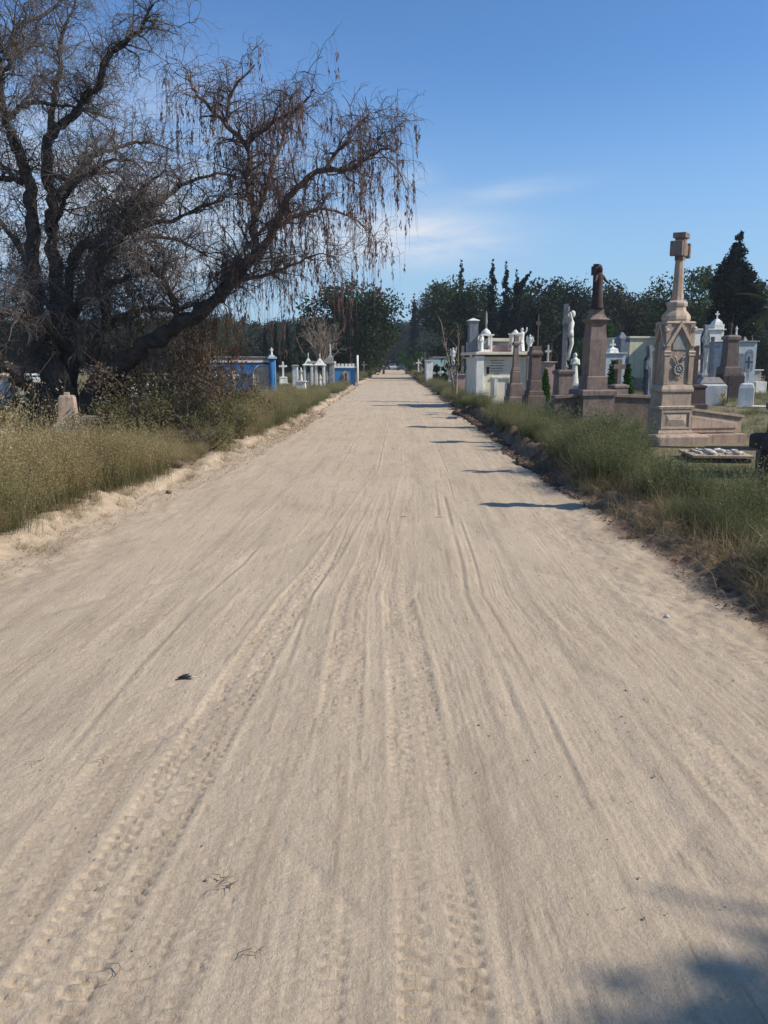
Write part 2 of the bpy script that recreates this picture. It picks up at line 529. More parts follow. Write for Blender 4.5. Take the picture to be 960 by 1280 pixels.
# ------------------------------------------------------------------ road sheet (real relief: ruts, tyre tracks, berms)
def build_road():
    ys = [0.8]
    while ys[-1] < 330:
        y = ys[-1]
        st = max(0.0066, 0.0032 * y) if y < 8 else (0.0034 * y if y < 9 else 0.013 * y)
        ys.append(y + st)
    ys = np.array(ys)
    us = [-1.75]
    while us[-1] < 1.75: us.append(us[-1] + 0.0075)
    st = 0.012
    while us[-1] < 4.3:
        us.append(us[-1] + st); st = min(st * 1.03, 0.035)
    st = 0.012; lo = []
    x = -1.75
    while x > -5.0:
        x -= st; lo.append(x); st = min(st * 1.03, 0.035)
    us = np.array(lo[::-1] + us)
    U, Y = np.meshgrid(us, ys)
    mid0 = (-3.1 + 2.45) / 2
    mid = (xl(ys) + xr(ys)) / 2
    hw = (xr(ys) - xl(ys)) / 2
    k = hw / ((2.45 + 3.1) / 2)
    X = mid[:, None] + (U - mid0) * np.where(np.abs(U - mid0) < 2.775, k[:, None], 1.0)
    over = np.abs(U - mid0) >= 2.775
    X = np.where(over, mid[:, None] + np.sign(U - mid0) * (hw[:, None] + (np.abs(U - mid0) - 2.775)), X)
    e, left = edge_out(X, Y)
    H = 0.008 * fbm(X * 0.8, Y * 0.18, 3, 2) + 0.005 * fbm(X * 3, Y * 1.1, 3, 4)
    # wheel ruts, long and shallow
    for uc, w, d in ((-0.62, 0.22, 0.012), (0.28, 0.25, 0.013), (0.9, 0.2, 0.014), (-1.55, 0.3, 0.008), (1.65, 0.25, 0.01), (-2.3, .3, .006)):
        wob = uc + 0.05 * fbm(Y * 0.22, Y * 0 + uc * 7, 2, 12)
        H -= 0.55 * d * np.exp(-((U - wob) / w) ** 2)
    # long scratches left by gravel and scraper: elongated ridged noise
    sc = fbm((U + 0.02 * Y) * 13, Y * 0.12, 3, 40) * sstep(-0.3, 0.4, fbm(X * 0.9, Y * 0.3, 3, 43))
    H += 0.0009 * sc * (0.5 + vnoise(X * 2.0, Y * 0.6, 44))
    sc2 = fbm((U - 0.015 * Y) * 38, Y * 0.35, 2, 47)
    H += 0.0012 * sc2 * vnoise(X * 3.0, Y * 0.8, 49) * (1 - 0.6 * sstep(7, 14, Y))
    fade = 1 - sstep(5.5, 11, Y)
    # tyre tracks: (u at y=1.5, u at y=5, u at y=12, width, depth, kind, pitch)
    tr = [(-0.72, -0.50, -0.17, 0.105, 0.013, 'lug', 0.05), (-0.98, -0.80, -0.5, 0.10, 0.006, 'lug', 0.036),
          (0.20, 0.20, 0.22, 0.105, 0.009, 'lug', 0.05), (0.33, 0.30, 0.27, 0.08, 0.006, 'lug', 0.034), (0.03, 0.06, 0.10, 0.09, 0.007, 'rib', 0.04),
          (0.45, 0.42, 0.30, 0.10, 0.009, 'rib', 0.03), (0.86, 0.90, 0.98, 0.085, 0.010, 'rib', 0.03),
          (0.97, 1.02, 1.12, 0.05, 0.007, 'line', 0.03), (1.32, 1.22, 1.3, 0.10, 0.006, 'lug', 0.04),
          (-0.30, -0.25, -0.12, 0.11, 0.008, 'rib', 0.03), (-0.12, -0.10, 0.0, 0.09, 0.008, 'lug', 0.045),
          (-1.45, -1.35, -1.1, 0.12, 0.006, 'lug', 0.06), (-1.8, -1.7, -1.35, 0.10, 0.005, 'rib', 0.03),
          (1.7, 1.55, 1.5, 0.11, 0.006, 'rib', 0.03), (2.05, 1.85, 1.8, 0.10, 0.005, 'lug', 0.05),
          (-0.5, -0.1, 0.35, 0.09, 0.005, 'lug', 0.04), (0.6, 0.2, -0.2, 0.09, 0.005, 'rib', 0.04),
          (-1.15, -1.12, -1.02, 0.018, 0.007, 'line', 0.03), (0.62, 0.66, 0.72, 0.02, 0.008, 'line', 0.03),
          (0.72, 0.78, 0.86, 0.012, 0.006, 'line', 0.03), (-0.42, -0.40, -0.33, 0.014, 0.006, 'line', 0.03),
          (-2.2, -2.2, -2.0, 0.11, 0.005, 'lug', 0.05), (-2.6, -2.55, -2.45, 0.1, 0.004, 'rib', 0.04),
          (1.15, 1.5, 1.9, 0.09, 0.004, 'rib', 0.04), (0.32, 0.55, 0.62, 0.02, 0.006, 'line', 0.03)]
    for (a, b, c, w, d, kind, pit) in tr:
        uc = np.interp(Y, [1.5, 5, 12], [a, b, c]) + 0.02 * fbm(Y * 0.3, Y * 0 + a * 11, 2, 60)
        t = (U - uc) / w
        at_ = np.abs(t)
        wear = 1.1 * sstep(-0.35, 0.35, fbm(U * 1.2 + a * 5, Y * 0.8, 3, 77 + int(a * 10)))   # track comes and goes
        if a in (-0.72,): wear = np.maximum(wear, 0.85)
        inside = (1 - sstep(0.85, 1.05, at_))
        ridge = np.exp(-((at_ - 1.15) / 0.16) ** 2)
        amp = d * wear
        if kind == 'line':
            H += 0.6 * (-amp * np.exp(-t ** 2) + 0.6 * amp * np.exp(-((t - 1.8) / 0.8) ** 2))
            continue
        H += (-0.35 * amp * inside + 0.45 * amp * ridge) * (0.75 if kind == 'lug' else 0.4) * (1 - 0.7 * sstep(5, 11, Y)) * (0.6 + 0.8 * vnoise(U * 0 + a, Y * 9, 5))
        ff = fade if kind == 'lug' else (1 - sstep(9, 16, Y))
        if kind == 'lug':
            jit = 0.25 * fbm(U * 9, Y * 9, 2, 90)
            ph = Y / pit + 0.55 * at_ * np.sign(t + 1e-6) * 0.6 + jit
            lug = sstep(-0.05, 0.2, np.sin(2 * math.pi * ph)) * (0.55 + 0.9 * vnoise(U * 14, Y * 14, 91))
            sh = sstep(0.30, 0.5, at_) * (1 - sstep(0.9, 1.02, at_))
            cen = (1 - sstep(0.18, 0.3, at_)) * sstep(-0.1, 0.5, np.sin(2 * math.pi * (ph * 0.5 + 0.3)))
            H += amp * 1.0 * ff * (sh * (lug - 0.5) + cen * 0.6)
        else:
            H += amp * 0.24 * ff * (1 - 0.7 * sstep(5, 11, Y)) * inside * np.cos(t * math.pi * 6.0) * (0.3 + 0.7 * vnoise(U * 0 + a * 3, Y * 3.0, 7)) * (0.6 + 0.4 * np.sin(2 * math.pi * (Y / pit + 0.2 * np.sin(t * 9))))
    # scuffs and skids crossing the tracks
    for (x0, y0, ang, ln, w, dd) in ((-1.1, 3.0, 0.5, 1.2, .05, .006), (1.3, 3.4, -0.45, 1.4, .06, .006), (0.0, 4.6, 0.3, 1.6, .05, .005), (1.6, 5.6, -0.8, 1.3, .07, .007),
                                     (-2.0, 5.2, 0.6, 1.5, .06, .006), (0.9, 2.3, 0.7, .6, .04, .005), (-0.2, 2.2, -0.6, .5, .035, .005), (2.0, 6.4, -0.9, .9, .08, .008), (-0.9, 6.8, .4, 1.6, .06, .005)):
        ca, sa = math.cos(ang), math.sin(ang)
        px_ = (X - x0) * ca - (Y - y0) * sa + 0.05 * fbm(Y * 2, X * 2, 2, 310)
        py_ = (X - x0) * sa + (Y - y0) * ca
        H -= dd * np.exp(-(px_ / w) ** 2) * (1 - sstep(ln * .5, ln * .8, np.abs(py_))) * (0.4 + vnoise(X * 8, Y * 8, 312))
    # fine grain and crumbs
    H += 0.0034 * fbm(X * 20, Y * 20, 4, 55, 0.6) * (1 - sstep(4, 9, Y))
    crumbs = sstep(0.82, 0.95, vnoise(X * 55, Y * 55, 66)) * sstep(0.1, 0.6, fbm(X * 1.5, Y * 1.5, 3, 68))
    H += 0.006 * crumbs * (1 - sstep(4, 8, Y))
    H -= 0.005 * sstep(0.80, 0.93, vnoise(U * 60, Y * 34, 166)) * sstep(-0.05, 0.5, fbm(U * 2.2 + 9, Y * 1.0, 3, 168)) * (1 - sstep(5, 9, Y))
    # scraped lumps near the edges
    lump = np.exp(-((e + 0.25) / 0.5) ** 2)
    H += (1 - left) * np.exp(-((e - 0.12) / 0.22) ** 2) * (0.085 * fbm(X * 9, Y * 8, 4, 171, 0.6) + 0.02)
    H += lump * (0.026 * fbm(X * 4, Y * 3, 4, 70) + 0.020 * fbm(X * 13, Y * 11, 4, 71, 0.6))
    fr = 1 + 1.3 * sstep(11, 13.5, Y) * (1 - sstep(24, 27, Y))
    bern = np.where(left, 0.10, 0.09 * fr)
    B = bern * sstep(-0.05, 0.25, e) * (1 + 0.7 * fbm(X * 2.5, Y * 1.6, 4, 81)) + np.where(left, 0.06, 0.07) * fbm(X * 10, Y * 10, 4, 83, 0.6) * sstep(-0.15, 0.1, e)
    fall = sstep(0.55, 1.15, e)
    H = H + B
    H = H * (1 - fall) + (-0.10) * fall
    V = np.stack([X, Y, H], -1).reshape(-1, 3)
    ny, nx = X.shape
    i = (np.arange(ny - 1)[:, None] * nx + np.arange(nx - 1)[None]).ravel()
    F = np.stack([i, i + 1, i + nx + 1, i + nx], 1)
    # how much bank soil there is here (an own-colour mask)
    bankm = sstep(-0.12, 0.2, e + 0.12 * fbm(X * 5, Y * 4, 3, 99))
    right = np.where(left, 0.0, 1.0) * sstep(-0.30, 0.0, e + 0.12 * fbm(X * 5, Y * 4, 3, 99))
    me = npmesh('dirt_road', V, F, road_mat(), True, {'bank': bankm.ravel(), 'rbank': right.ravel(),
                                                     'edge': sstep(-0.9, 0.1, e).ravel()})
    o = link('dirt_road', me)
    o['kind'] = 'structure'
    return o


def road_mat():
    m = bpy.data.materials.new('pale_dirt_road')
    m.use_nodes = True
    t = m.node_tree
    p = t.nodes['Principled BSDF']
    p.inputs['Roughness'].default_value = 0.95
    p.inputs['Specular IOR Level'].default_value = 0.15
    geo = N(t, 'ShaderNodeNewGeometry')
    P = geo.outputs['Position']
    c = MIX(t, MR(t, NOISE(t, P, 0.55, 5, 0.6), 0.3, 0.7), (0.56, 0.448, 0.325), (0.485, 0.383, 0.273))
    # long dusty streaks along the road
    st = NOISE(t, MAPV(t, P, (5.0, 0.3, 1)), 1.0, 6, 0.62)
    c = MIX(t, MR(t, st, 0.42, 0.7, 0, 0.55), c, (0.60, 0.48, 0.345))
    st2 = NOISE(t, MAPV(t, P, (9.0, 0.5, 1), (5, 2, 0)), 1.0, 6, 0.7)
    c = MIX(t, MR(t, st2, 0.47, 0.72, 0, 0.75), c, (0.36, 0.28, 0.20))
    mo = NOISE(t, MAPV(t, P, (2.4, 1.1, 1), (2, 6, 0)), 1.0, 6, 0.7)
    c = MIX(t, MR(t, mo, 0.48, 0.70, 0, 0.45), c, (0.38, 0.295, 0.21))
    gr = NOISE(t, P, 90, 4, 0.7)
    c = MIX(t, MR(t, gr, 0.3, 0.75, 0, 0.5), c, (0.33, 0.255, 0.18))
    vo = N(t, 'ShaderNodeTexVoronoi'); vo.inputs['Scale'].default_value = 70
    L(t, P, vo.inputs['Vector'])
    clus = MR(t, NOISE(t, P, 1.7, 4, 0.6), 0.45, 0.65)
    c = MIX(t, M(t, 'MULTIPLY', MR(t, vo.outputs[0], 0.16, 0.08), M(t, 'MULTIPLY', clus, 0.75)), c, (0.22, 0.165, 0.115))
    fl = NOISE(t, MAPV(t, P, (34, 20, 1), (3, 9, 0)), 1.0, 4, 0.75)
    clus2 = MR(t, NOISE(t, MAPV(t, P, (1.6, 0.8, 1), (7, 3, 0)), 1.0, 4, 0.6), 0.44, 0.62)
    c = MIX(t, M(t, 'MULTIPLY', MR(t, fl, 0.56, 0.70), M(t, 'MULTIPLY', clus2, 0.8)), c, (0.25, 0.19, 0.135))
    lt = NOISE(t, MAPV(t, P, (26, 3.2, 1), (1, 4, 0)), 1.0, 5, 0.7)
    c = MIX(t, MR(t, lt, 0.54, 0.72, 0, 0.75), c, (0.29, 0.22, 0.155))
    lt2 = NOISE(t, MAPV(t, P, (18, 2.0, 1), (8, 1, 0)), 1.0, 5, 0.7)
    c = MIX(t, MR(t, lt2, 0.56, 0.76, 0, 0.5), c, (0.66, 0.55, 0.41))
    a = N(t, 'ShaderNodeAttribute', attribute_name='bank')
    a2 = N(t, 'ShaderNodeAttribute', attribute_name='rbank')
    a3 = N(t, 'ShaderNodeAttribute', attribute_name='edge')
    n3 = NOISE(t, P, 3.0, 6, 0.7)
    c = MIX(t, M(t, 'MULTIPLY', a3.outputs['Fac'], MR(t, n3, 0.42, 0.66, 0, 0.6)), c, (0.36, 0.26, 0.175))
    bankc = MIX(t, MR(t, NOISE(t, P, 9.0, 7, 0.75), 0.38, 0.62), (0.50, 0.395, 0.28), (0.33, 0.25, 0.17))
    c = MIX(t, M(t, 'MULTIPLY', a.outputs['Fac'], 0.85), c, bankc)
    soil = MIX(t, MR(t, NOISE(t, P, 5.0, 6, 0.7), 0.35, 0.65), (0.105, 0.068, 0.046), (0.20, 0.13, 0.085))
    c = MIX(t, M(t, 'MULTIPLY', a2.outputs['Fac'], 0.9), c, soil)
    L(t, c, p.inputs['Base Color'])
    b = N(t, 'ShaderNodeBump'); b.inputs['Strength'].default_value = 1.0; b.inputs['Distance'].default_value = 0.008
    b2 = N(t, 'ShaderNodeBump'); b2.inputs['Strength'].default_value = 0.6; b2.inputs['Distance'].default_value = 0.012
    lng = NOISE(t, MAPV(t, P, (9.0, 1.2, 1)), 1.0, 7, 0.7)
    L(t, lng, b2.inputs['Height'])
    L(t, M(t, 'ADD', NOISE(t, P, 60, 8, 0.7), M(t, 'MULTIPLY', NOISE(t, P, 300, 3, 0.6), 0.35)), b.inputs['Height'])
    L(t, b2.outputs[0], b.inputs['Normal'])
    L(t, b.outputs[0], p.inputs['Normal'])
    return m


def build_ground():
    xs = [0.0]
    while xs[-1] < 2500:
        xs.append(xs[-1] + (0.25 if xs[-1] < 9 else min(0.25 + (xs[-1] - 9) * 0.06, 200)))
    xs = np.array([-v for v in xs[:0:-1]] + xs)
    ys = [-300, -200, -120, -60, -30, -15, -8]
    while ys[-1] < 4000:
        ys.append(ys[-1] + (0.3 if ys[-1] < 30 else min(0.3 + (ys[-1] - 30) * 0.05, 300)))
    ys = np.array(ys)
    X, Y = np.meshgrid(xs, ys)
    e, left = edge_out(X, np.maximum(Y, 0))
    near = 1 - sstep(60, 200, np.hypot(X, Y))
    Z = 0.05 + near * 0.045 * fbm(X * 0.35, Y * 0.35, 3, 31)
    Z = np.where(Y < 320, Z * sstep(0.45, 0.8, e) - 0.14 * (1 - sstep(0.45, 0.8, e)), Z)
    V = np.stack([X, Y, Z], -1).reshape(-1, 3)
    ny, nx = X.shape
    i = (np.arange(ny - 1)[:, None] * nx + np.arange(nx - 1)[None]).ravel()
    F = np.stack([i, i + 1, i + nx + 1, i + nx], 1)
    m = mat('cemetery_ground', (0.155, 0.135, 0.072), (0.24, 0.195, 0.12), 0.35, 0.95, 0.8, 9, 0.05, 0, (0.09, 0.10, 0.045), 0.1, 'Object', 8,
            (0.085, 0.10, 0.042))
    o = link('ground', npmesh('ground', V, F, m, True))
    o['kind'] = 'structure'


build_road()
build_ground()


# ------------------------------------------------------------------ weeds and grass as stuff (instanced tufts)
def tuft(name, nbl, h, spread, width, m, lean=0.5, seeds=0, seg=4, seedsize=0.012, hvar=0.5):
    V = []; F = []; T = []
    P0 = rng.normal(0, spread, (nbl, 2))
    for i in range(nbl):
        a = rng.uniform(0, 2 * math.pi)
        hh = h * (1 - hvar * rng.random())
        d = np.array([math.cos(a), math.sin(a)])
        out = P0[i] / (spread * 2 + 1e-6) * 0.25 + d * lean * rng.random() * 0.6
        w = width * rng.uniform(0.6, 1.3)
        dry = 0.0
        if rng.random() < 0.12:
            w *= 1.8; dry = 0.45; hh *= 1.15
        pa = rng.uniform(0, math.pi)
        wv = np.array([math.cos(pa), math.sin(pa), 0]) * w
        b = len(V)
        for k in range(seg + 1):
            t = k / seg
            c = np.array([P0[i][0] + out[0] * hh * t * t, P0[i][1] + out[1] * hh * t * t, hh * (t - 0.18 * np.dot(out, out) * t * t) - 0.02])
            ww = wv * (1 - t * 0.85)
            V.append(c - ww); V.append(c + ww); T += [min(1, t * 0.9 + dry), min(1, t * 0.9 + dry)]
            if k:
                q = b + 2 * k
                F.append((q - 2, q - 1, q + 1, q))
        for s_ in range(seeds):
            t = rng.uniform(0.5, 1.0)
            c = np.array([P0[i][0] + out[0] * hh * t * t, P0[i][1] + out[1] * hh * t * t, hh * t])
            c = c + rng.normal(0, seedsize * 2.5, 3) * np.array([1, 1, 1.5])
            dv = rng.normal(0, 1, 3); dv /= np.linalg.norm(dv); ev = np.cross(dv, rng.normal(0, 1, 3)); ev /= np.linalg.norm(ev)
            b2 = len(V); s1 = seedsize * rng.uniform(0.6, 1.5); s2 = s1 * 0.35
            V += [c - dv * s1 - ev * s2, c + dv * s1 - ev * s2, c + dv * s1 + ev * s2, c - dv * s1 + ev * s2]
            T += [0.75 + 0.25 * rng.random()] * 4
            F.append((b2, b2 + 1, b2 + 2, b2 + 3))
    me = npmesh(name, np.array(V), np.array(F), MT[m], False, {'tip': T})
    return me


def scatter(name, label, cat, tufts, pts, scales, kind='stuff', tilt=0.12):
    """one stuff object: tufts instanced on points by geometry nodes"""
    src = bpy.data.collections.new(name + '_tufts')
    for me in tufts:
        src.objects.link(bpy.data.objects.new(me.name, me))
    n = len(pts)
    me = bpy.data.meshes.new(name)
    me.vertices.add(n)
    me.vertices.foreach_set('co', np.asarray(pts, np.float32).ravel())
    a = me.attributes.new('scl', 'FLOAT_VECTOR', 'POINT')
    sc = np.asarray(scales, np.float32)
    if sc.ndim == 1:
        sc = np.stack([sc * rng.uniform(0.85, 1.2, n), sc * rng.uniform(0.85, 1.2, n), sc * rng.uniform(0.75, 1.2, n)], 1)
    a.data.foreach_set('vector', sc.astype(np.float32).ravel())
    a = me.attributes.new('rot', 'FLOAT_VECTOR', 'POINT')
    rt = np.stack([rng.normal(0, tilt, n), rng.normal(0, tilt, n), rng.uniform(0, 6.28, n)], 1)
    a.data.foreach_set('vector', rt.astype(np.float32).ravel())
    o = link(name, me)
    ng = bpy.data.node_groups.new(name, 'GeometryNodeTree')
    ng.interface.new_socket('Geometry', in_out='INPUT', socket_type='NodeSocketGeometry')
    ng.interface.new_socket('Geometry', in_out='OUTPUT', socket_type='NodeSocketGeometry')
    gi = ng.nodes.new('NodeGroupInput'); go = ng.nodes.new('NodeGroupOutput')
    ci = ng.nodes.new('GeometryNodeCollectionInfo')
    ci.inputs['Collection'].default_value = src
    ci.inputs['Separate Children'].default_value = True
    ip = ng.nodes.new('GeometryNodeInstanceOnPoints')
    ip.inputs['Pick Instance'].default_value = True
    for an, sk in (('scl', 'Scale'), ('rot', 'Rotation')):
        na = ng.nodes.new('GeometryNodeInputNamedAttribute')
        na.data_type = 'FLOAT_VECTOR'
        na.inputs['Name'].default_value = an
        ng.links.new(na.outputs[0], ip.inputs[sk])
    rv = ng.nodes.new('FunctionNodeRandomValue'); rv.data_type = 'INT'
    rv.inputs['Min'].default_value = 0 if 'Min' in rv.inputs else 0
    for s_ in rv.inputs:
        if s_.type == 'INT' and s_.name == 'Min': s_.default_value = 0
        if s_.type == 'INT' and s_.name == 'Max': s_.default_value = len(tufts) - 1
    for s_ in rv.outputs:
        if s_.type == 'INT': ng.links.new(s_, ip.inputs['Instance Index'])
    ng.links.new(gi.outputs[0], ip.inputs['Points'])
    ng.links.new(ci.outputs[0], ip.inputs['Instance'])
    ng.links.new(ip.outputs[0], go.inputs[0])
    md = o.modifiers.new('scatter', 'NODES')
    md.node_group = ng
    tagset(o, label, cat, None, kind)
    return o


def clear_of(pts, zones):
    """drop points inside (x0,x1,y0,y1) zones where masonry stands"""
    keep = np.ones(len(pts), bool)
    for (a, b, c, d) in zones:
        keep &= ~((pts[:, 0] > a) & (pts[:, 0] < b) & (pts[:, 1] > c) & (pts[:, 1] < d))
    return pts[keep]


def strip_points(n, side, y0, y1, e0, e1, ypow=1.0, clump=0.0, seed=1):
    r = np.random.default_rng(seed)
    y = y0 + (y1 - y0) * r.random(n) ** ypow
    e = e0 + (e1 - e0) * r.random(n)
    if side == 'L':
        x = xl(y) + 0.16 * fbm(y * 1.3, y * 0 + 3.3, 4, 5) - e
    else:
        x = xr(y) + 0.18 * fbm(y * 1.1, y * 0 + 9.1, 4, 8) + e
    p = np.stack([x, y, ground_z(x, y)], 1)
    if clump:
        k = fbm(x * 0.9, y * 0.9, 3, 200 + seed) > (clump - 1)
        p = p[k]
    return p


tA = [tuft('dry_weed_tuft', 150, 0.80, 0.13, 0.0014, 'weed_dry', 0.42, 10, 4, 0.006) for _ in range(5)]
tB = [tuft('mixed_weed_tuft', 150, 0.66, 0.13, 0.0016, 'weed_mix', 0.45, 8, 4, 0.007) for _ in range(5)]
tC = [tuft('green_weed_tuft', 160, 0.56, 0.11, 0.0021, 'weed_green', 0.5, 5, 4, 0.007) for _ in range(5)]
tD = [tuft('short_grass_tuft', 60, 0.2, 0.12, 0.003, 'weed_mix', 0.8, 0, 3) for _ in range(3)]
tH = [tuft('cut_grass_tuft', 90, 0.26, 0.10, 0.0018, 'hay', 2.6, 0, 3) for _ in range(3)]

# left side: dense straw-coloured weeds in front of the tree
p = strip_points(1500, 'L', 5.0, 19, 0.35, 6.5, 1.0, 0.85, 3)
p2 = strip_points(330, 'L', 5.0, 19, 0.30, 1.2, 1.0, 0.75, 4)
p = np.concatenate([p, p2])
p = clear_of(p, [(-8.2, -5.1, 12.8, 17.5)])
sc = (0.95 + 1.3 * fbm(p[:, 0] * 1.7, p[:, 1] * 1.3, 3, 301)) * rng.uniform(0.7, 1.2, len(p))
sc *= 0.65 + 0.35 * sstep(0.3, 1.0, xl(p[:, 1]) - p[:, 0])
sc = np.maximum(sc, 0.3) * (1 - 0.68 * sstep(9.5, 13, p[:, 1]))
scatter('straw_coloured_weeds', 'dense straw coloured weeds along the left edge of the dirt road', 'weeds', tA, p, sc * 1.0)
p = strip_points(1300, 'L', 5.0, 34, 0.3, 7, 1.0, 0.5, 5)
p = clear_of(p, [(-8.2, -5.1, 12.8, 17.5)])
scatter('mixed_green_weeds', 'green and brown weeds mixed among the straw coloured growth on the left', 'weeds', tB, p,
        (0.85 + 0.7 * fbm(p[:, 0] * 1.2, p[:, 1] * 1.2, 3, 302)) * (1 - 0.6 * sstep(9.5, 13, p[:, 1])))
p = strip_points(2300, 'L', 17, 75, 0.25, 4.5, 1.3, 0.75, 6)
scatter('far_left_weeds', 'olive weeds receding along the far left verge of the road', 'weeds', tB + tC[:1] + tA[:1], p,
        (0.95 + 0.7 * fbm(p[:, 0] * 0.9, p[:, 1] * 0.7, 3, 303)) * (1 - 0.42 * sstep(26, 33, p[:, 1])) * (1 - 0.35 * sstep(1.5, 2.5, xl(p[:, 1]) - p[:, 0])))
p = strip_points(1500, 'L', 60, 230, 0.2, 9, 1.2, 0.9, 7)
scatter('distant_left_weeds', 'distant low weeds on the left verge near the end of the road', 'weeds', tB, p, np.full(len(p), 1.2))
# right side: green weeds on the verge
zonesR = [(4.5, 6.6, 14.6, 16.6), (5.4, 8, 15.0, 16.6), (5.0, 7.0, 11.6, 13.3), (3.6, 5.6, 7.8, 9.2), (4.15, 6.8, 12.9, 14.8)]
p = strip_points(1700, 'R', 3.2, 19, 0.45, 5.0, 1.0, 0.85, 8)
p2 = strip_points(480, 'R', 3.2, 19, 0.3, 1.4, 1.0, 0.9, 9)
p = np.concatenate([p, p2])
p = clear_of(p, zonesR)
sc = (1.0 + 1.25 * fbm(p[:, 0] * 1.7, p[:, 1] * 1.3, 3, 304)) * rng.uniform(0.75, 1.2, len(p))
sc *= 0.65 + 0.35 * sstep(0.3, 1.2, p[:, 0] - xr(p[:, 1]))
sc *= 1 - 0.55 * sstep(1.9, 2.6, p[:, 0] - xr(p[:, 1]))
sc *= 1 - 0.5 * sstep(1.7, 2.3, p[:, 0] - xr(p[:, 1])) * sstep(9, 10.2, p[:, 1])
sc *= 1 - 0.35 * sstep(0.9, 1.3, p[:, 0] - xr(p[:, 1])) * sstep(6.3, 7.0, p[:, 1]) * (1 - sstep(8.2, 9, p[:, 1]))
sc *= 1 - 0.6 * sstep(13, 15.5, p[:, 1]) * sstep(0.6, 1.2, p[:, 0] - xr(p[:, 1]))
sc *= 1 - 0.5 * sstep(11, 12.5, p[:, 1]) * sstep(1.4, 1.9, p[:, 0] - xr(p[:, 1]))
sc = np.maximum(sc, 0.16)
sc *= 0.92 * (1 - 0.6 * sstep(0.30, 0.33, p[:, 0] / p[:, 1]) * sstep(8.3, 10.2, p[:, 1]))
sc *= 1 - 0.25 * sstep(0.8, 1.5, p[:, 0] - xr(p[:, 1]))
scatter('green_verge_weeds', 'green weeds growing thick along the right edge of the road', 'weeds', tC + tB[:1], p, sc)
p = strip_points(2400, 'R', 17, 80, 0.15, 3.2, 1.35, 0.8, 10)
scatter('far_right_weeds', 'olive green weeds receding along the far right verge of the road', 'weeds', tC[:3] + tB[:2], p,
        (0.95 + 0.6 * fbm(p[:, 0] * 0.9, p[:, 1] * 0.7, 3, 305)) * (1 - 0.62 * sstep(0.6, 1.3, p[:, 0] - xr(p[:, 1]))) * 0.78)
p = strip_points(1300, 'R', 70, 230, 0.2, 9, 1.2, 0.9, 11)
scatter('distant_right_weeds', 'distant low weeds on the right verge near the end of the road', 'weeds', tB, p, np.full(len(p), 1.0))
# grass inside the cemetery
r_ = np.random.default_rng(5)
q = np.stack([r_.uniform(4.5, 40, 5200), r_.uniform(7, 62, 5200)], 1)
q = q[q[:, 0] < q[:, 1] * 0.56 + 1.5]
q = clear_of(q, zonesR)
p = np.concatenate([q, ground_z(q[:, 0], q[:, 1])[:, None]], 1)
scatter('cemetery_grass', 'short green and brown grass between the graves on the right', 'grass', tD, p,
        1.0 + 0.5 * fbm(p[:, 0] * 0.3, p[:, 1] * 0.3, 3, 306))
q = np.stack([r_.uniform(-40, -4.5, 2600), r_.uniform(14, 62, 2600)], 1)
q = q[-q[:, 0] < q[:, 1] * 0.56 + 1.5]
p = np.concatenate([q, ground_z(q[:, 0], q[:, 1])[:, None]], 1)
scatter('left_field_grass', 'rough green grass under and behind the big tree on the left', 'grass', tC[:1] + tD, p,
        0.6 + 0.3 * fbm(p[:, 0] * 0.3, p[:, 1] * 0.3, 3, 307))
# cut dry grass thrown on the banks
p = strip_points(230, 'R', 3.0, 12.5, 0.05, 0.6, 1.0, 0.8, 12)
scatter('dry_cut_grass_right', 'matted dry grass lying on the right bank', 'dry grass', tH, p, np.full(len(p), 0.9), tilt=0.5)
p = strip_points(420, 'L', 5.5, 26, 0.0, 0.6, 1.0, 0.7, 13)
scatter('dry_cut_grass_left', 'scattered dry grass on the left bank', 'dry grass', tH, p, np.full(len(p), 0.5), tilt=0.5)


# ------------------------------------------------------------------ clods, stones, litter
def lump_mesh(name, pts, sizes, m, seed=3, flat=0.62):
    r = np.random.default_rng(seed)
    t = (1 + 5 ** 0.5) / 2
    ico = np.array([(-1, t, 0), (1, t, 0), (-1, -t, 0), (1, -t, 0), (0, -1, t), (0, 1, t), (0, -1, -t), (0, 1, -t),
                    (t, 0, -1), (t, 0, 1), (-t, 0, -1), (-t, 0, 1)], float) / 1.9
    fi = np.array([(0, 11, 5), (0, 5, 1), (0, 1, 7), (0, 7, 10), (0, 10, 11), (1, 5, 9), (5, 11, 4), (11, 10, 2), (10, 7, 6),
                   (7, 1, 8), (3, 9, 4), (3, 4, 2), (3, 2, 6), (3, 6, 8), (3, 8, 9), (4, 9, 5), (2, 4, 11), (6, 2, 10), (8, 6, 7), (9, 8, 1)])
    n = len(pts)
    V = ico[None] * (1 + 0.30 * r.normal(0, 1, (n, 12, 1))) + 0.12 * r.normal(0, 1, (n, 12, 3))
    V = V * r.uniform(0.6, 1.3, (n, 1, 3)) * np.array([1, 1, flat]) * np.asarray(sizes)[:, None, None]
    a = r.uniform(0, 6.28, n); c, s = np.cos(a), np.sin(a)
    X = V[..., 0] * c[:, None] - V[..., 1] * s[:, None]; Yy = V[..., 0] * s[:, None] + V[..., 1] * c[:, None]
    V = np.stack([X, Yy, V[..., 2]], -1) + np.asarray(pts)[:, None, :]
    F = fi[None] + (np.arange(n) * 12)[:, None, None]
    return npmesh(name, V.reshape(-1, 3), F.reshape(-1, 3), MT[m])


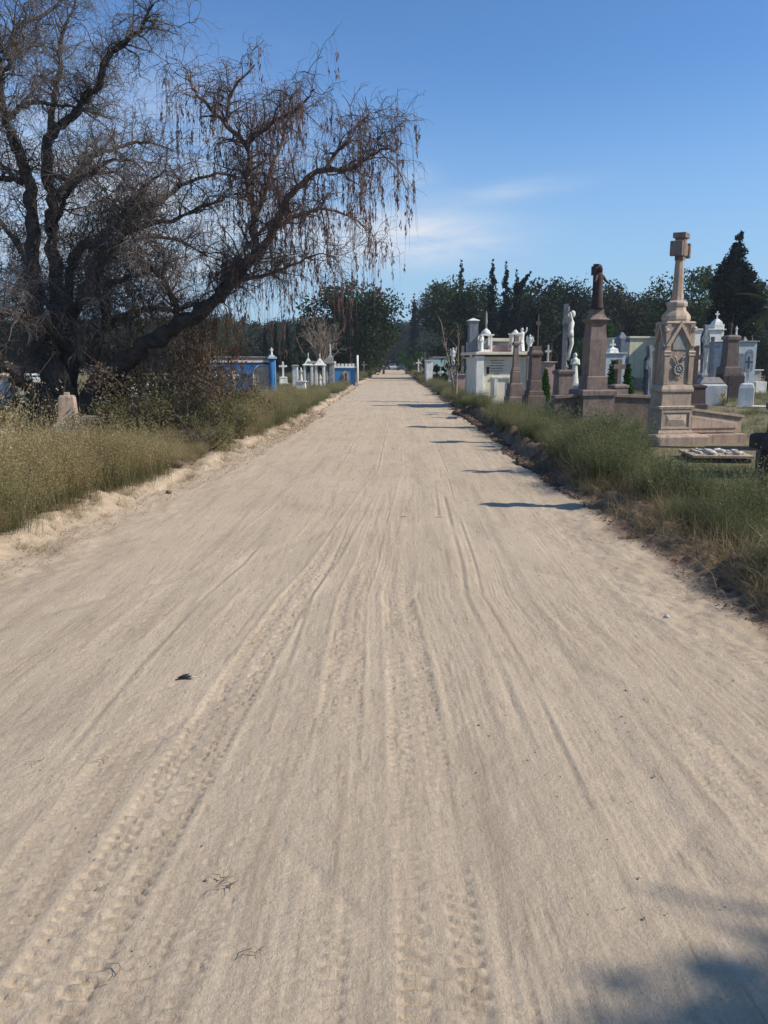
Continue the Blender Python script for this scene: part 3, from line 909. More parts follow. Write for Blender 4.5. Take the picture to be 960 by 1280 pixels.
def clods(name, label, m, n, side, y0, y1, e0, e1, s0, s1, seed, clump=0.0):
    p = strip_points(n, side, y0, y1, e0, e1, 1.0, clump, seed)
    r = np.random.default_rng(seed)
    s = s0 * (s1 / s0) ** (r.random(len(p)) ** 2.6)
    p[:, 2] += s * 0.1 + 0.012
    o = link(name, lump_mesh(name, p, s, m, seed))
    tagset(o, label, 'soil', None, 'stuff')


clods('dark_soil_clods', 'dark turned soil clods heaped along the right bank', 'soil', 6500, 'R', 12.0, 26, -0.2, 0.8, 0.02, 0.13, 21)
clods('bank_clods', 'brown clods along the near right bank', 'soil', 4200, 'R', 3.2, 13, -0.2, 0.55, 0.006, 0.07, 22)
clods('pale_clods', 'pale crumbled soil along the left bank', 'palesoil', 5200, 'L', 5.0, 26, -0.4, 0.45, 0.006, 0.065, 23)
clods('far_left_clods', 'pale soil ridge along the far left verge', 'palesoil', 900, 'L', 24, 60, -0.1, 0.4, 0.03, 0.10, 24)
clods('far_right_clods', 'grey brown soil ridge along the far right verge', 'soil', 900, 'R', 25, 70, -0.1, 0.4, 0.03, 0.10, 25)
r_ = np.random.default_rng(8)
pp = np.stack([r_.uniform(-3.0, 2.3, 1500), 1.3 + 11 * r_.random(1500) ** 1.4, np.zeros(1500) + 0.001], 1)
pp = pp[fbm(pp[:, 0] * 1.2, pp[:, 1] * 1.2, 3, 401) > 0.05]
o = link('road_pebbles', lump_mesh('road_pebbles', pp, r_.uniform(0.0015, 0.0055, len(pp)), 'palesoil', 4))
tagset(o, 'tiny pebbles and crumbs scattered over the dirt road', 'pebbles', None, 'stuff')


def ground_at(px, py):
    u = 640 - py
    dy = FPX * CP + u * SP; dz = -FPX * SP + u * CP
    k = CAMH / -dz
    return Vector(((px - 480) * k, dy * k, 0))


def stone(px, py, size, m, label, seed):
    g = ground_at(px, py)
    me = lump_mesh('stone', [(0, 0, size * 0.3)], [size], m, seed)
    o = link('stone', me, None, (g.x, g.y, gz(g.x, g.y)))
    bv = o.modifiers.new('bevel', 'BEVEL'); bv.width = size * 0.18; bv.segments = 2
    tagset(o, label, 'stone')


stone(210, 618, 0.065, 'soil', 'dark brown stone lying on the left edge of the road', 31)
stone(96, 641, 0.075, 'palesoil', 'pale rounded stone at the foot of the left weeds', 32)
stone(8, 676, 0.08, 'palesoil', 'pale stone at the left edge of the frame beside the bank', 33)
stone(222, 592, 0.10, 'soil', 'brown clod beside a straw tuft on the left bank', 34)
stone(835, 773, 0.03, 'rubble', 'small white stone on the right bank below the weeds', 35)
stone(717, 553, 0.09, 'soil', 'reddish clod on top of the right soil bank', 36)

# a dark scrap on the road, bent like a fallen feather
g = ground_at(232, 849)
t_ = thing('fallen_feather', 'small black feather scrap with a pale tip lying on the road', 'feather', (g.x, g.y, 0.0), 0.1)
a = G()
a.add([(-.045, 0, .004), (-.02, .012, .012), (.012, .012, .016), (.04, .004, .014), (.045, -.006, .02), (.01, -.010, .012), (-.02, -.008, .008), (-.05, -.01, .006)],
      [(0, 1, 6, 7), (1, 2, 5, 6), (2, 3, 4, 5)])
a.add([(-.04, .0, .010), (-.01, .012, .020), (.02, .008, .026), (-.0, -.004, .014)], [(0, 1, 2, 3)])
so = a.build('vane', 'feather', t_)
sm_ = so.modifiers.new('thick', 'SOLIDIFY'); sm_.thickness = 0.003
G().tube([(.02, -.012, .012), (.04, -.012, .018), (.055, -.01, .014)], [0.004, 0.005, 0.002], 6).build('quill', 'rubble', t_)

dt = None
for (px, py, s_, lab) in ((286, 1105, 0.085, 'tangle of dry grass stems lying on the left wheel track in the foreground'),
                          (52, 952, 0.06, 'thin dry twig near the left edge of the road'),
                          (132, 955, 0.05, 'pale dry grass wisp right of the thin twig'),
                          (545, 648, 0.09, 'flat dry twig in the middle of the road'),
                          (320, 1190, 0.06, 'single bent dry stem at the bottom of the left wheel track'),
                          (503, 647, 0.06, 'short twig left of the middle of the road'),
                          (766, 712, 0.07, 'short dry stick below the cross shadow on the right'),
                          (150, 1222, 0.06, 'dry straw at the bottom left of the road'),
                          (490, 562, 0.1, 'dark twig on the road far ahead')):
    g = ground_at(px, py)
    a = G()
    for k in range(7 if s_ > 0.08 and py > 900 else 3):
        an = random.uniform(0, 6.28) if py > 900 else random.uniform(-0.3, 0.3)
        st = Vector((random.uniform(-.4, .4) * s_, random.uniform(-.3, .3) * s_, 0.006))
        ln = s_ * random.uniform(.5, 1.1)
        a.tube([st, st + Vector((math.cos(an), math.sin(an), .12)) * ln * .5, st + Vector((math.cos(an + .5), math.sin(an + .5), .03)) * ln],
               [0.0016, 0.0014, 0.0006], 4)
    o = a.build('dry_twig', 'drytwig' if py > 900 else 'twig_lt', None, 0, (g.x, g.y, 0.004))
    tagset(o, lab, 'twig', 'dry twigs on the road')
# bigger dry tufts on the road edges
for (px, py, s_, lab) in ((798, 676, 0.9, 'flattened dry grass tuft on the road below the cross shadow'),
                          (60, 690, 0.95, 'dry uprooted tuft on the left bank near the frame edge'),
                          (215, 590, 0.8, 'yellowish grass tuft on the left bank beside the clod'),
                          (930, 712, 1.6, 'big yellow dry grass heap on the right bank at the frame edge'),
                          (955, 745, 1.5, 'dark dry grass heap hanging over the right bank at the frame edge')):
    g = ground_at(px, py)
    me = tH[random.randrange(3)]
    o = link('grass_tuft', me, None, (g.x, g.y, gz(g.x, g.y) + 0.01))
    o.scale = (s_, s_, s_ * (0.5 if s_ < 1 else .9)); o.rotation_euler = (0, 0, random.uniform(0, 6))
    tagset(o, lab, 'grass tuft')


# ------------------------------------------------------------------ vectorised branches
def norm(a):
    return a / (np.linalg.norm(a, axis=-1, keepdims=True) + 1e-9)


def tubes(P, Rr, sides=3):
    """P (N,n,3), Rr (N,n) -> verts, quads"""
    Nn, n, _ = P.shape
    T = np.empty_like(P)
    T[:, 1:-1] = P[:, 2:] - P[:, :-2]; T[:, 0] = P[:, 1] - P[:, 0]; T[:, -1] = P[:, -1] - P[:, -2]
    T = norm(T)
    ref = np.zeros((Nn, 1, 3)); ref[:, 0, 1] = 1.0
    bad = np.abs(T[:, :1, 1]) > 0.85
    ref[bad[:, 0], 0] = (1, 0, 0)
    A = norm(np.cross(T, np.broadcast_to(ref, T.shape))); B = np.cross(T, A)
    an = np.arange(sides) * 2 * math.pi / sides
    V = P[:, :, None, :] + Rr[:, :, None, None] * (np.cos(an)[None, None, :, None] * A[:, :, None, :] + np.sin(an)[None, None, :, None] * B[:, :, None, :])
    base = (np.arange(Nn) * n * sides)[:, None, None] + (np.arange(n - 1) * sides)[None, :, None]
    k = np.arange(sides)[None, None, :]; k2 = (np.arange(sides) + 1) % sides
    k2 = k2[None, None, :]
    F = np.stack([base + k, base + k2, base + sides + k2, base + sides + k], -1)
    return V.reshape(-1, 3), F.reshape(-1, 4)


def grow(S, D, Ln, n, wob, up0, up1, r):
    P = [S]; d = norm(D)
    for i in range(n - 1):
        g = up0 + (up1 - up0) * i / max(1, n - 2)
        d = norm(d + r.normal(0, wob, d.shape) + np.array([0, 0, 1.0]) * (g[:, None] if isinstance(g, np.ndarray) else g))
        P.append(P[-1] + d * (Ln / (n - 1))[:, None])
    return np.stack(P, 1)


def sprout(P, cnt, r, t0=0.15, t1=1.0):
    """choose cnt starts on random paths of P (N,n,3); returns start, dir, parent index, t"""
    Nn, n, _ = P.shape
    ln = np.linalg.norm(P[:, 1:] - P[:, :-1], axis=2).sum(1)
    idx = r.choice(Nn, cnt, p=ln / ln.sum())
    t = r.uniform(t0, t1, cnt) * (n - 1)
    i = np.minimum(t.astype(int), n - 2); f = (t - i)[:, None]
    S = P[idx, i] * (1 - f) + P[idx, i + 1] * f
    D = norm(P[idx, i + 1] - P[idx, i])
    return S, D, idx, t / (n - 1)


def resample(pts, rad, n):
    pts = np.asarray(pts, float); rad = np.asarray(rad, float)
    m = len(pts)
    # Catmull-Rom through the points
    ext = np.vstack([2 * pts[0] - pts[1], pts, 2 * pts[-1] - pts[-2]])
    out = []; rr = []
    for s in np.linspace(0, m - 1 - 1e-6, n):
        i = int(s); f = s - i
        p0, p1, p2, p3 = ext[i], ext[i + 1], ext[i + 2], ext[i + 3]
        out.append(0.5 * ((2 * p1) + (-p0 + p2) * f + (2 * p0 - 5 * p1 + 4 * p2 - p3) * f * f + (-p0 + 3 * p1 - 3 * p2 + p3) * f ** 3))
        rr.append(rad[i] * (1 - f) + rad[min(i + 1, m - 1)] * f)
    return np.array(out), np.array(rr)


def leafquads(C, size, r, aspect=0.5, hang=0.0, up=None):
    """one quad per centre, random direction; hang pulls the long axis down"""
    n = len(C)
    d = r.normal(0, 1, (n, 3)); d = norm(d)
    if hang: d = norm(d * (1 - hang) + np.array([0, 0, -1.0]) * hang * 1.5)
    e = norm(np.cross(d, r.normal(0, 1, (n, 3))))
    s = (np.asarray(size) * r.uniform(0.6, 1.3, n))[:, None]
    a = d * s; b = e * s * aspect
    V = np.stack([C - a, C - a * 0.1 - b, C + a, C - a * 0.1 + b], 1)
    F = np.arange(n * 4).reshape(n, 4)
    return V.reshape(-1, 3), F


# ------------------------------------------------------------------ the big pepper tree on the left
def pepper_tree():
    r = np.random.default_rng(42)
    Y0 = 18.5
    base = at(78, 520, Y0)
    root = thing('pepper_tree', 'huge gnarled pepper tree, bare grey branches and brown drooping strands, leaning over the road', 'tree',
                 (base.x, base.y, 0.0))
    off = np.array([base.x, base.y, 0.0])
    # limbs traced: (px, py, depth offset, radius in px)
    limbs = {
        'left_lean': [(92, 540, 0, 24), (66, 510, -.3, 17), (40, 490, -.6, 13), (12, 462, -1, 11), (-30, 430, -1.6, 10), (-80, 380, -2, 8), (-130, 300, -2.2, 5), (-160, 220, -2.4, 3)],
        'left_trunk': [(82, 548, 0, 30), (72, 480, 0, 20), (52, 420, .1, 14), (41, 370, .2, 11), (39, 320, .3, 10), (41, 260, .3, 9.5), (35, 220, .2, 9), (20, 185, 0, 7), (8, 152, -.2, 6), (1, 100, -.5, 4.5), (-8, 40, -.8, 3)],
        'left_fork': [(8, 152, -.2, 5), (20, 140, 0, 4.5), (36, 128, .3, 4), (73, 131, .8, 3.2), (110, 138, 1.2, 2), (140, 150, 1.4, 1)],
        'centre_trunk': [(85, 548, .2, 26), (84, 470, .4, 18), (78, 400, .8, 13), (70, 341, 1.2, 10), (62, 289, 1.3, 9), (68, 250, 1.2, 9), (58, 214, 1.0, 9), (61, 172, .9, 7), (90, 146, .7, 6), (105, 125, .6, 5.5), (122, 108, .4, 5), (131, 79, .1, 4.5), (152, 55, -.2, 4), (172, 41, -.5, 3), (181, 26, -.6, 2.2), (191, 6, -.8, 1.4)],
        'centre_high': [(64, 175, .9, 5.5), (67, 131, 1.2, 5), (70, 102, 1.4, 5), (77, 87, 1.5, 4.5), (74, 67, 1.6, 3.5), (82, 32, 1.6, 2.8), (93, 6, 1.7, 2), (100, -40, 1.8, 1.2)],
        'left_high': [(-60, 210, -1, 7), (-25, 130, -1, 6), (0, 92, -1, 5), (16, 74, -.9, 4.5), (20, 34, -.7, 3.5), (41, 26, -.4, 3), (73, 3, 0, 2), (95, -25, .2, 1.2)],
        'left_low': [(39, 230, .3, 6.5), (20, 225, .3, 6), (0, 224, .2, 5.5), (-40, 215, 0, 5), (-100, 180, -.4, 3)],
        'mid_sweep': [(72, 250, 1.2, 6), (82, 232, 1.5, 5.5), (102, 207, 2.0, 5), (122, 192, 2.4, 4.2), (140, 187, 2.7, 3.4), (166, 178, 3.0, 2.8), (190, 179, 3.2, 2), (216, 188, 3.4, 1.2)],
        'mid_sweep_low': [(58, 216, 1.0, 5.5), (78, 222, .6, 5), (96, 224, .2, 4.8), (118, 212, -.2, 4), (137, 201, -.6, 3), (163, 201, -1, 2.2), (180, 212, -1.2, 1.2)],
        'mid_arm': [(70, 285, 1.3, 5.5), (80, 250, .6, 5), (93, 230, .2, 4.2), (117, 217, -.3, 3.4), (146, 217, -.8, 2.4), (160, 232, -1, 1.2)],
        'arch': [(86, 420, .6, 13), (86, 374, .4, 10), (89, 335, .1, 9), (98, 312, -.2, 8.5), (119, 304, -.6, 8), (144, 302, -1, 7), (154, 285, -1.2, 6), (156, 262, -1.3, 5.5), (172, 243, -1.4, 4), (190, 226, -1.6, 3), (208, 213, -1.8, 1.6)],
        'arch_right': [(152, 290, -1.2, 5.5), (170, 264, -.9, 5), (187, 262, -.6, 4.8), (204, 250, -.3, 4.4), (233, 228, .2, 3.6), (274, 217, .8, 2.4), (300, 222, 1.2, 1.2)],
        'arch_low': [(140, 304, -1, 5.5), (165, 288, -.8, 5), (187, 280, -.5, 4.6), (222, 274, 0, 4), (251, 258, .4, 3), (280, 250, .8, 1.6)],
        'stub': [(112, 450, .2, 13), (134, 404, 0, 9.5), (131, 382, -.1, 9), (124, 364, -.2, 8.5), (129, 354, -.3, 7), (147, 352, -.5, 5.5), (165, 345, -.8, 3.5), (190, 340, -1, 2)],
        'stub_up': [(125, 362, -.2, 5), (124, 335, .2, 4.5), (128, 300, .6, 3.8), (140, 270, .9, 3), (146, 240, 1.2, 1.8)],
        'low_right': [(136, 408, .1, 8), (150, 395, .3, 6.5), (168, 391, .5, 6), (186, 384, .8, 5.5), (219, 388, 1.2, 4.5), (250, 378, 1.6, 3), (285, 372, 2, 1.5)],
        'low_front': [(90, 440, 0, 10), (60, 410, -.8, 8), (30, 395, -1.4, 7), (-10, 390, -2, 5.5), (-50, 400, -2.4, 4)],
        'right_limb': [(95, 548, 0, 30), (120, 485, .0, 23), (160, 447, -.2, 20), (200, 420, -.4, 19), (237, 400, -.5, 17.5), (268, 378, -.6, 15), (292, 350, -.7, 14), (310, 330, -.8, 13), (324, 315, -.8, 12)],
        'right_upper': [(322, 318, -.8, 9), (317, 290, -.6, 8), (316, 262, -.4, 7.5), (309, 228, -.3, 7), (312, 198, -.2, 6.5), (303, 176, -.1, 6), (280, 153, .1, 4.8), (257, 129, .3, 3.6), (242, 112, .5, 2.4), (235, 95, .6, 1.2)],
        'right_upper_fork': [(305, 180, -.1, 5.2), (317, 171, -.3, 5), (342, 153, -.7, 4.2), (377, 131, -1.2, 3), (392, 112, -1.4, 1.6)],
        'right_high': [(282, 156, .1, 3.6), (285, 130, -.1, 3), (296, 105, -.3, 2.4), (318, 82, -.5, 1.4)],
        'right_second': [(318, 270, -.4, 5), (330, 245, -.2, 4.2), (338, 210, .1, 3.6), (352, 180, .4, 2.8), (360, 150, .6, 2), (380, 130, .8, 1)],
        'road_limb': [(322, 320, -.8, 10), (342, 288, -1.0, 9), (356, 256, -1.3, 8), (377, 231, -1.6, 7.2), (402, 213, -1.9, 6.4), (427, 214, -2.2, 5.4), (448, 205, -2.4, 4.4), (469, 191, -2.6, 3.2), (486, 186, -2.8, 2.2), (500, 196, -2.9, 1.2)],
        'road_limb_up': [(404, 214, -1.9, 4.4), (427, 182, -1.7, 3.6), (445, 160, -1.5, 2.6), (462, 142, -1.4, 1.4)],
        'road_limb_low': [(346, 284, -1.0, 4.6), (375, 268, -.7, 4), (410, 262, -.5, 3), (445, 275, -.3, 1.8), (462, 290, -.2, 1)],
        'inner_thin': [(262, 384, -.6, 6.5), (285, 345, -.2, 5.5), (300, 320, .2, 5), (318, 298, .5, 4), (350, 270, .8, 2.5), (375, 262, 1, 1.5)],
        'low_drop': [(290, 352, -.7, 5.5), (330, 345, -1.1, 4.2), (365, 332, -1.5, 3), (395, 318, -1.8, 1.8), (420, 322, -2, 1)],
        'low_left_drop': [(225, 405, -.4, 7), (215, 370, -.9, 5.5), (200, 345, -1.2, 4.5), (178, 325, -1.4, 3), (160, 318, -1.5, 1.6)],
        'back_left': [(70, 400, 1.2, 9), (40, 340, 2.2, 7), (10, 290, 3, 5.5), (-30, 240, 3.6, 3.5)],
        'back_mid': [(90, 400, 1.0, 8), (120, 340, 2.0, 6), (170, 300, 2.8, 4.5), (220, 300, 3.2, 3), (260, 320, 3.4, 1.6)],
    }
    allP = {}
    reds = {'right_upper', 'right_upper_fork', 'right_high', 'right_second', 'road_limb', 'road_limb_up', 'road_limb_low', 'low_drop', 'inner_thin'}
    main = {'left_trunk', 'centre_trunk', 'right_limb', 'left_lean'}
    for nm, pts in limbs.items():
        P = []; RR = []
        for (px, py, dy, rp) in pts:
            w = at(px, py, Y0 + dy)
            P.append((w.x, w.y, w.z)); RR.append(rp * mpp(Y0 + dy) * (0.52 if nm in reds else (0.53 if nm == 'right_limb' else (0.8 if nm in main else 0.64))))
        n = max(10, len(pts) * 4)
        Q, RQ = resample(P, RR, n)
        Q = Q - off
        k = np.linspace(0, 1, n)
        jit = norm(r.normal(0, 1, (n, 3))) * (RQ * 0.35 + 0.01)[:, None]
        jit[0] = 0
        Q = Q + jit
        if nm in main: Q[0, 2] = min(Q[0, 2], -0.15)
        allP[nm] = (Q, RQ)
        V, F = tubes(Q[None], (RQ * (1 + 0.12 * r.normal(0, 1, n)))[None], 12 if RQ[0] > 0.12 else 8)
        me = npmesh('trunk' if nm in main else 'branch', V, F, MT['redbark' if nm in reds else 'bark'], True)
        link('trunk' if nm in main else 'branch', me, root)
    # secondary wood
    tw = {'twig': ([], []), 'twig_lt': ([], []), 'redbark': ([], [])}
    dens = []

    def addt(key, P, R0, R1, sides=3):
        n = P.shape[1]
        rr = np.linspace(1, 0, n)[None] * (np.asarray(R0)[:, None] - R1) + R1
        V, F = tubes(P, rr, sides)
        tw[key][0].append(V); tw[key][1].append(F)

    hangC = []; hangC2 = []
    for nm, (Q, RQ) in allP.items():
        right = nm in reds
        ln = np.linalg.norm(Q[1:] - Q[:-1], axis=1).sum()
        if nm in main:
            t0 = 0.45 if nm == 'left_trunk' or nm == 'centre_trunk' else (0.2 if nm == 'left_lean' else 0.45)
        else:
            t0 = 0.08
        c1 = int(ln * (1 - t0) * (11.0 if right else 10.0)) + 4
        S, D, idx, t = sprout(Q[None], c1, r, t0, 1.0)
        rad = np.interp(t, np.linspace(0, 1, len(RQ)), RQ)
        d1 = norm(D * 0.5 + norm(r.normal(0, 1, D.shape)) * 0.85 + np.array([0, 0, 0.30]))
        L1 = r.uniform(0.35, 1.15, c1) * (0.9 if right else 1.0)
        P1 = grow(S, d1, L1, 7, 0.30, 0.06 if right else 0.10, -0.22 if right else -0.10, r)
        key = 'redbark' if right else 'twig'
        addt(key, P1, np.minimum(rad * 0.5, 0.022), 0.006, 4)
        c2 = int(c1 * (5.0 if right else 6.0))
        S2, D2, i2, _ = sprout(P1, c2, r, 0.12, 1.0)
        d2 = norm(D2 * 0.6 + norm(r.normal(0, 1, D2.shape)) * 0.8 + np.array([0, 0, 0.12]))
        P2 = grow(S2, d2, r.uniform(0.25, 0.75, c2), 6, 0.34, 0.05, -0.30, r)
        addt(key, P2, np.full(c2, 0.0065), 0.0028)
        c3 = int(c2 * (2.4 if right else 3.8))
        S3, D3, i3, _ = sprout(P2, c3, r, 0.1, 1.0)
        d3 = norm(D3 * 0.5 + norm(r.normal(0, 1, D3.shape)) * 0.8)
        P3 = grow(S3, d3, r.uniform(0.15, 0.5, c3), 4, 0.34, -0.15, -0.5, r)
        addt('redbark' if right else 'twig', P3, np.full(c3, 0.0042), 0.002)
        if right:
            # long hanging strands with dead leaf bunches
            c4 = int(c1 * 4.2)
            S4, D4, _, _ = sprout(P2, c4, r, 0.3, 1.0)
            L4 = r.uniform(0.35, 1.25, c4) * np.where(r.random(c4) < 0.3, 1.35, 0.85)
            P4 = grow(S4, D4 * 0.3 + np.array([0, 0, -0.7]), L4, 6, 0.07, -0.5, -0.9, r)
            addt('redbark', P4, np.full(c4, 0.0035), 0.002)
            for b in range(1):
                Sb, _, _, _ = sprout(P4, c4, r, 0.35, 1.0)
                hangC.append(Sb)
    # thick curtain of small drooping twigs low on the left, as in the photograph
    zone = []
    for (x0, x1, y0, y1, cnt, f0) in ((-40, 110, 330, 445, 900, -.6), (100, 230, 300, 400, 600, .5), (0, 200, 250, 380, 500, .2), (110, 260, 420, 460, 260, .4)):
        for _ in range(cnt):
            w = at(r.uniform(x0, x1), r.uniform(y0, y1), Y0 + r.uniform(f0, 2.8))
            zone.append((w.x - off[0], w.y - off[1], w.z))
    zone = np.array(zone)
    Pz = grow(zone, norm(r.normal(0, 1, zone.shape)), r.uniform(0.3, 0.9, len(zone)), 7, 0.35, 0.0, -0.5, r)
    addt('twig', Pz, np.full(len(zone), 0.009), 0.003)
    cz = len(zone) * 4
    Sz, Dz, _, _ = sprout(Pz, cz, r, 0.1, 1)
    Pz2 = grow(Sz, norm(Dz + norm(r.normal(0, 1, Dz.shape))), r.uniform(0.15, 0.55, cz), 4, 0.34, -0.1, -0.6, r)
    half = cz // 2
    addt('twig', Pz2[:half], np.full(half, 0.005), 0.002)
    addt('twig_lt', Pz2[half:], np.full(cz - half, 0.0052), 0.0022)
    for key, (vs, fs) in tw.items():
        b = 0; FF = []
        for V, F in zip(vs, fs):
            FF.append(F + b); b += len(V)
        if not vs: continue
        o = link('twigs', npmesh('twigs', np.concatenate(vs), np.concatenate(FF), MT[key]), root)
        o['kind'] = 'stuff'
        o['label'] = {'twig': 'dense bare grey twigs', 'twig_lt': 'pale drooping dead twigs', 'redbark': 'reddish fine branches and strands'}[key]
    C = np.concatenate(hangC)
    C = np.repeat(C, 9, 0) + r.normal(0, 1, (len(C) * 9, 3)) * np.array([0.016, 0.016, 0.06])
    V, F = leafquads(C, 0.045, r, 0.24, 0.8)
    o = link('dead_leaves', npmesh('dead_leaves', V, F, MT['deadleaf']), root)
    o['kind'] = 'stuff'; o['label'] = 'brown dead leaf bunches hanging in strands'
    # a rust coloured curtain of leaf strands reaching the bushes
    S = []
    for _ in range(150):
        px = r.choice([r.uniform(225, 305), r.uniform(150, 260)], p=[.55, .45]); py = r.uniform(375, 470)
        w = at(px, py, Y0 + r.uniform(-1.0, 1.6)); S.append((w.x - off[0], w.y - off[1], w.z))
    S = np.array(S)
    P5 = grow(S, np.tile([0, 0, -1.0], (len(S), 1)), r.uniform(0.3, 1.0, len(S)), 5, 0.08, -0.5, -0.8, r)
    C = np.repeat(P5.reshape(-1, 3), 7, 0); C = C + r.normal(0, 1, C.shape) * np.array([0.03, 0.03, 0.07])
    V, F = leafquads(C, 0.04, r, 0.25, 0.7)
    o = link('rust_leaves', npmesh('rust_leaves', V, F, MT['rustleaf']), root)
    o['kind'] = 'stuff'; o['label'] = 'rust red leaf curtain above the bushes'
    # a few live grey green clumps in the middle of the crown
    C = []
    for (px, py, rr, dy, cnt) in ((118, 285, .45, 0, 260), (95, 300, .35, 1.0, 120), (135, 270, .35, -.6, 150)):
        w = at(px, py, Y0 + dy)
        c = r.normal(0, rr * 0.6, (cnt, 3)); C.append(c + np.array([w.x - off[0], w.y - off[1], w.z]))
    C = np.concatenate(C)
    V, F = leafquads(C, 0.075, r, 0.2, 0.5)
    o = link('live_leaves', npmesh('live_leaves', V, F, MT['far_olive']), root)
    o['kind'] = 'stuff'; o['label'] = 'sparse grey green living foliage in the crown'
    return root


pepper_tree()


# ------------------------------------------------------------------ shrubs under the tree
def shrub(px, Y, w, h, m, label, n=2600, ls=0.035, top=None, stems=26, seed=1, aspect=.45, hang=0.0, z0=0.0):
    r = np.random.default_rng(seed)
    b = at(px, 500, Y)
    root = thing('shrub', label, 'shrub', (b.x, Y, gz(b.x, Y)))
    nb = 14
    bc = np.stack([np.clip(r.normal(0, w * 0.38, nb), -w * .5, w * .5), np.clip(r.normal(0, w * 0.33, nb), -w * .45, w * .45), r.uniform(0.25, 0.85, nb) * h], 1)
    br = r.uniform(0.16, 0.34, nb) * min(w, h)
    k = r.integers(0, nb, n)
    d = norm(r.normal(0, 1, (n, 3))) * (r.random(n) ** 0.4)[:, None]
    C = bc[k] + d * br[k][:, None] * np.array([1.1, 1.1, 1.15])
    lowm = r.random(n) < 0.25
    C[lowm, 2] *= r.uniform(0.1, 0.9, lowm.sum())
    C[:, 2] = np.maximum(C[:, 2], 0.02)
    V, F = leafquads(C, ls, r, aspect, hang)
    o = link('foliage', npmesh('foliage', V, F, MT[m]), root)
    o['kind'] = 'stuff'
    S = r.normal(0, w * 0.12, (stems, 3)); S[:, 2] = -0.03
    tgt = bc[r.integers(0, nb, stems)]
    D = norm(tgt - S)
    P = grow(S, D, np.linalg.norm(tgt - S, axis=1) * r.uniform(0.9, 1.35, stems), 6, 0.12, 0.02, 0.05, r)
    V, F = tubes(P, np.linspace(0.012, 0.003, 6)[None] * np.ones((stems, 1)), 4)
    S2, D2, _, _ = sprout(P, stems * 6, r, 0.2, 1)
    P2 = grow(S2, norm(D2 + 0.8 * norm(r.normal(0, 1, D2.shape))), r.uniform(0.1, 0.35, stems * 6) * h, 5, 0.2, 0.05, 0.0, r)
    V2, F2 = tubes(P2, np.linspace(0.005, 0.002, 5)[None] * np.ones((stems * 6, 1)), 3)
    o = link('stems', npmesh('stems', np.concatenate([V, V2]), np.concatenate([F, F2 + len(V)]), MT['redbark']), root)
    o['kind'] = 'stuff'
    return root


shrub(165, 16.0, 2.2, 1.0, 'shrub', 'low leafy green shrub right of the broken grave stone', 3600, 0.032, seed=1)
shrub(215, 16.8, 2.6, 1.6, 'drybrown', 'tall dull olive shrub under the middle of the leaning limb', 4200, 0.034, seed=2)
shrub(262, 17.8, 1.8, 1.45, 'drybrown', 'brown shrub under the rust coloured leaf curtain', 3600, 0.032, seed=3)
shrub(290, 19.5, 1.7, 1.0, 'shrub', 'brownish shrub at the right end of the thicket by the road', 3000, 0.034, seed=4)
shrub(190, 20.5, 3.0, 1.9, 'far_olive', 'dark olive bush deep in the shade behind the thicket', 4200, 0.04, seed=5)
shrub(225, 21.5, 2.8, 2.2, 'drybrown', 'dry brown bush standing highest in the thicket', 4200, 0.04, seed=6)
shrub(20, 19.5, 2.6, 0.9, 'bright', 'dark green shrub in shade at the foot of the leaning trunk', 3800, 0.04, seed=7)
shrub(110, 21.0, 2.4, 1.3, 'far_green', 'very dark bush hiding the trunk behind the broken grave stone', 4200, 0.045, seed=8)
shrub(250, 13.3, 0.9, 0.62, 'shrub', 'rounded greyish shrub at the edge of the road bank', 2300, 0.02, seed=9)
shrub(287, 16.0, 1.0, 0.8, 'shrub', 'green shrub beside the road below the blue chapel', 2300, 0.024, seed=10)


# ------------------------------------------------------------------ statues and crosses
def robed(g, h, c=(0, 0, 0), arms='fold', wings=False, rz=0.0):
    """a small carved robed figure of height h into G"""
    h = float(h)
    prof = [(0, .13), (.05, .135), (.2, .115), (.38, .10), (.5, .085), (.6, .088), (.7, .098), (.77, .105), (.81, .075), (.84, .036)]
    gg = G()
    gg.lathe([(z * h, r * h) for z, r in prof], (0, 0, 0), 12, True, 1.0, .72)
    gg.ball((0, -.008 * h, .905 * h), .062 * h, 8, (.85, .95, 1.2))
    gg.ball((0, .02 * h, .90 * h), .066 * h, 8, (.95, .85, 1.15))
    if arms == 'fold':
        for s in (-1, 1):
            gg.tube([(s * .10 * h, 0, .77 * h), (s * .125 * h, -.02 * h, .62 * h), (s * .02 * h, -.10 * h, .66 * h)], [.035 * h, .036 * h, .022 * h], 7)
    elif arms == 'up':
        gg.tube([(.10 * h, 0, .77 * h), (.17 * h, -.03 * h, .84 * h), (.18 * h, -.05 * h, 1.0 * h)], [.035 * h, .03 * h, .018 * h], 7)
        gg.tube([(-.10 * h, 0, .77 * h), (-.14 * h, -.02 * h, .62 * h), (-.10 * h, -.09 * h, .52 * h)], [.035 * h, .034 * h, .02 * h], 7)
    else:
        for s in (-1, 1):
            gg.tube([(s * .10 * h, 0, .77 * h), (s * .17 * h, -.03 * h, .66 * h), (s * .24 * h, -.07 * h, .60 * h)], [.035 * h, .032 * h, .018 * h], 7)
    if wings:
        for s in (-1, 1):
            gg.prism([(s * .02 * h, .78 * h), (s * .16 * h, .93 * h), (s * .22 * h, .8 * h), (s * .18 * h, .5 * h), (s * .10 * h, .36 * h), (s * .04 * h, .6 * h)],
                     .07 * h, .10 * h)
    for i, v in enumerate(gg.v):
        q = Matrix.Rotation(rz, 3, 'Z') @ Vector(v)
        gg.v[i] = tuple(q + Vector(c))
    b = len(g.v); g.v += gg.v; g.f += [tuple(i + b for i in f) for f in gg.f]; g.sm += gg.sm
    return g


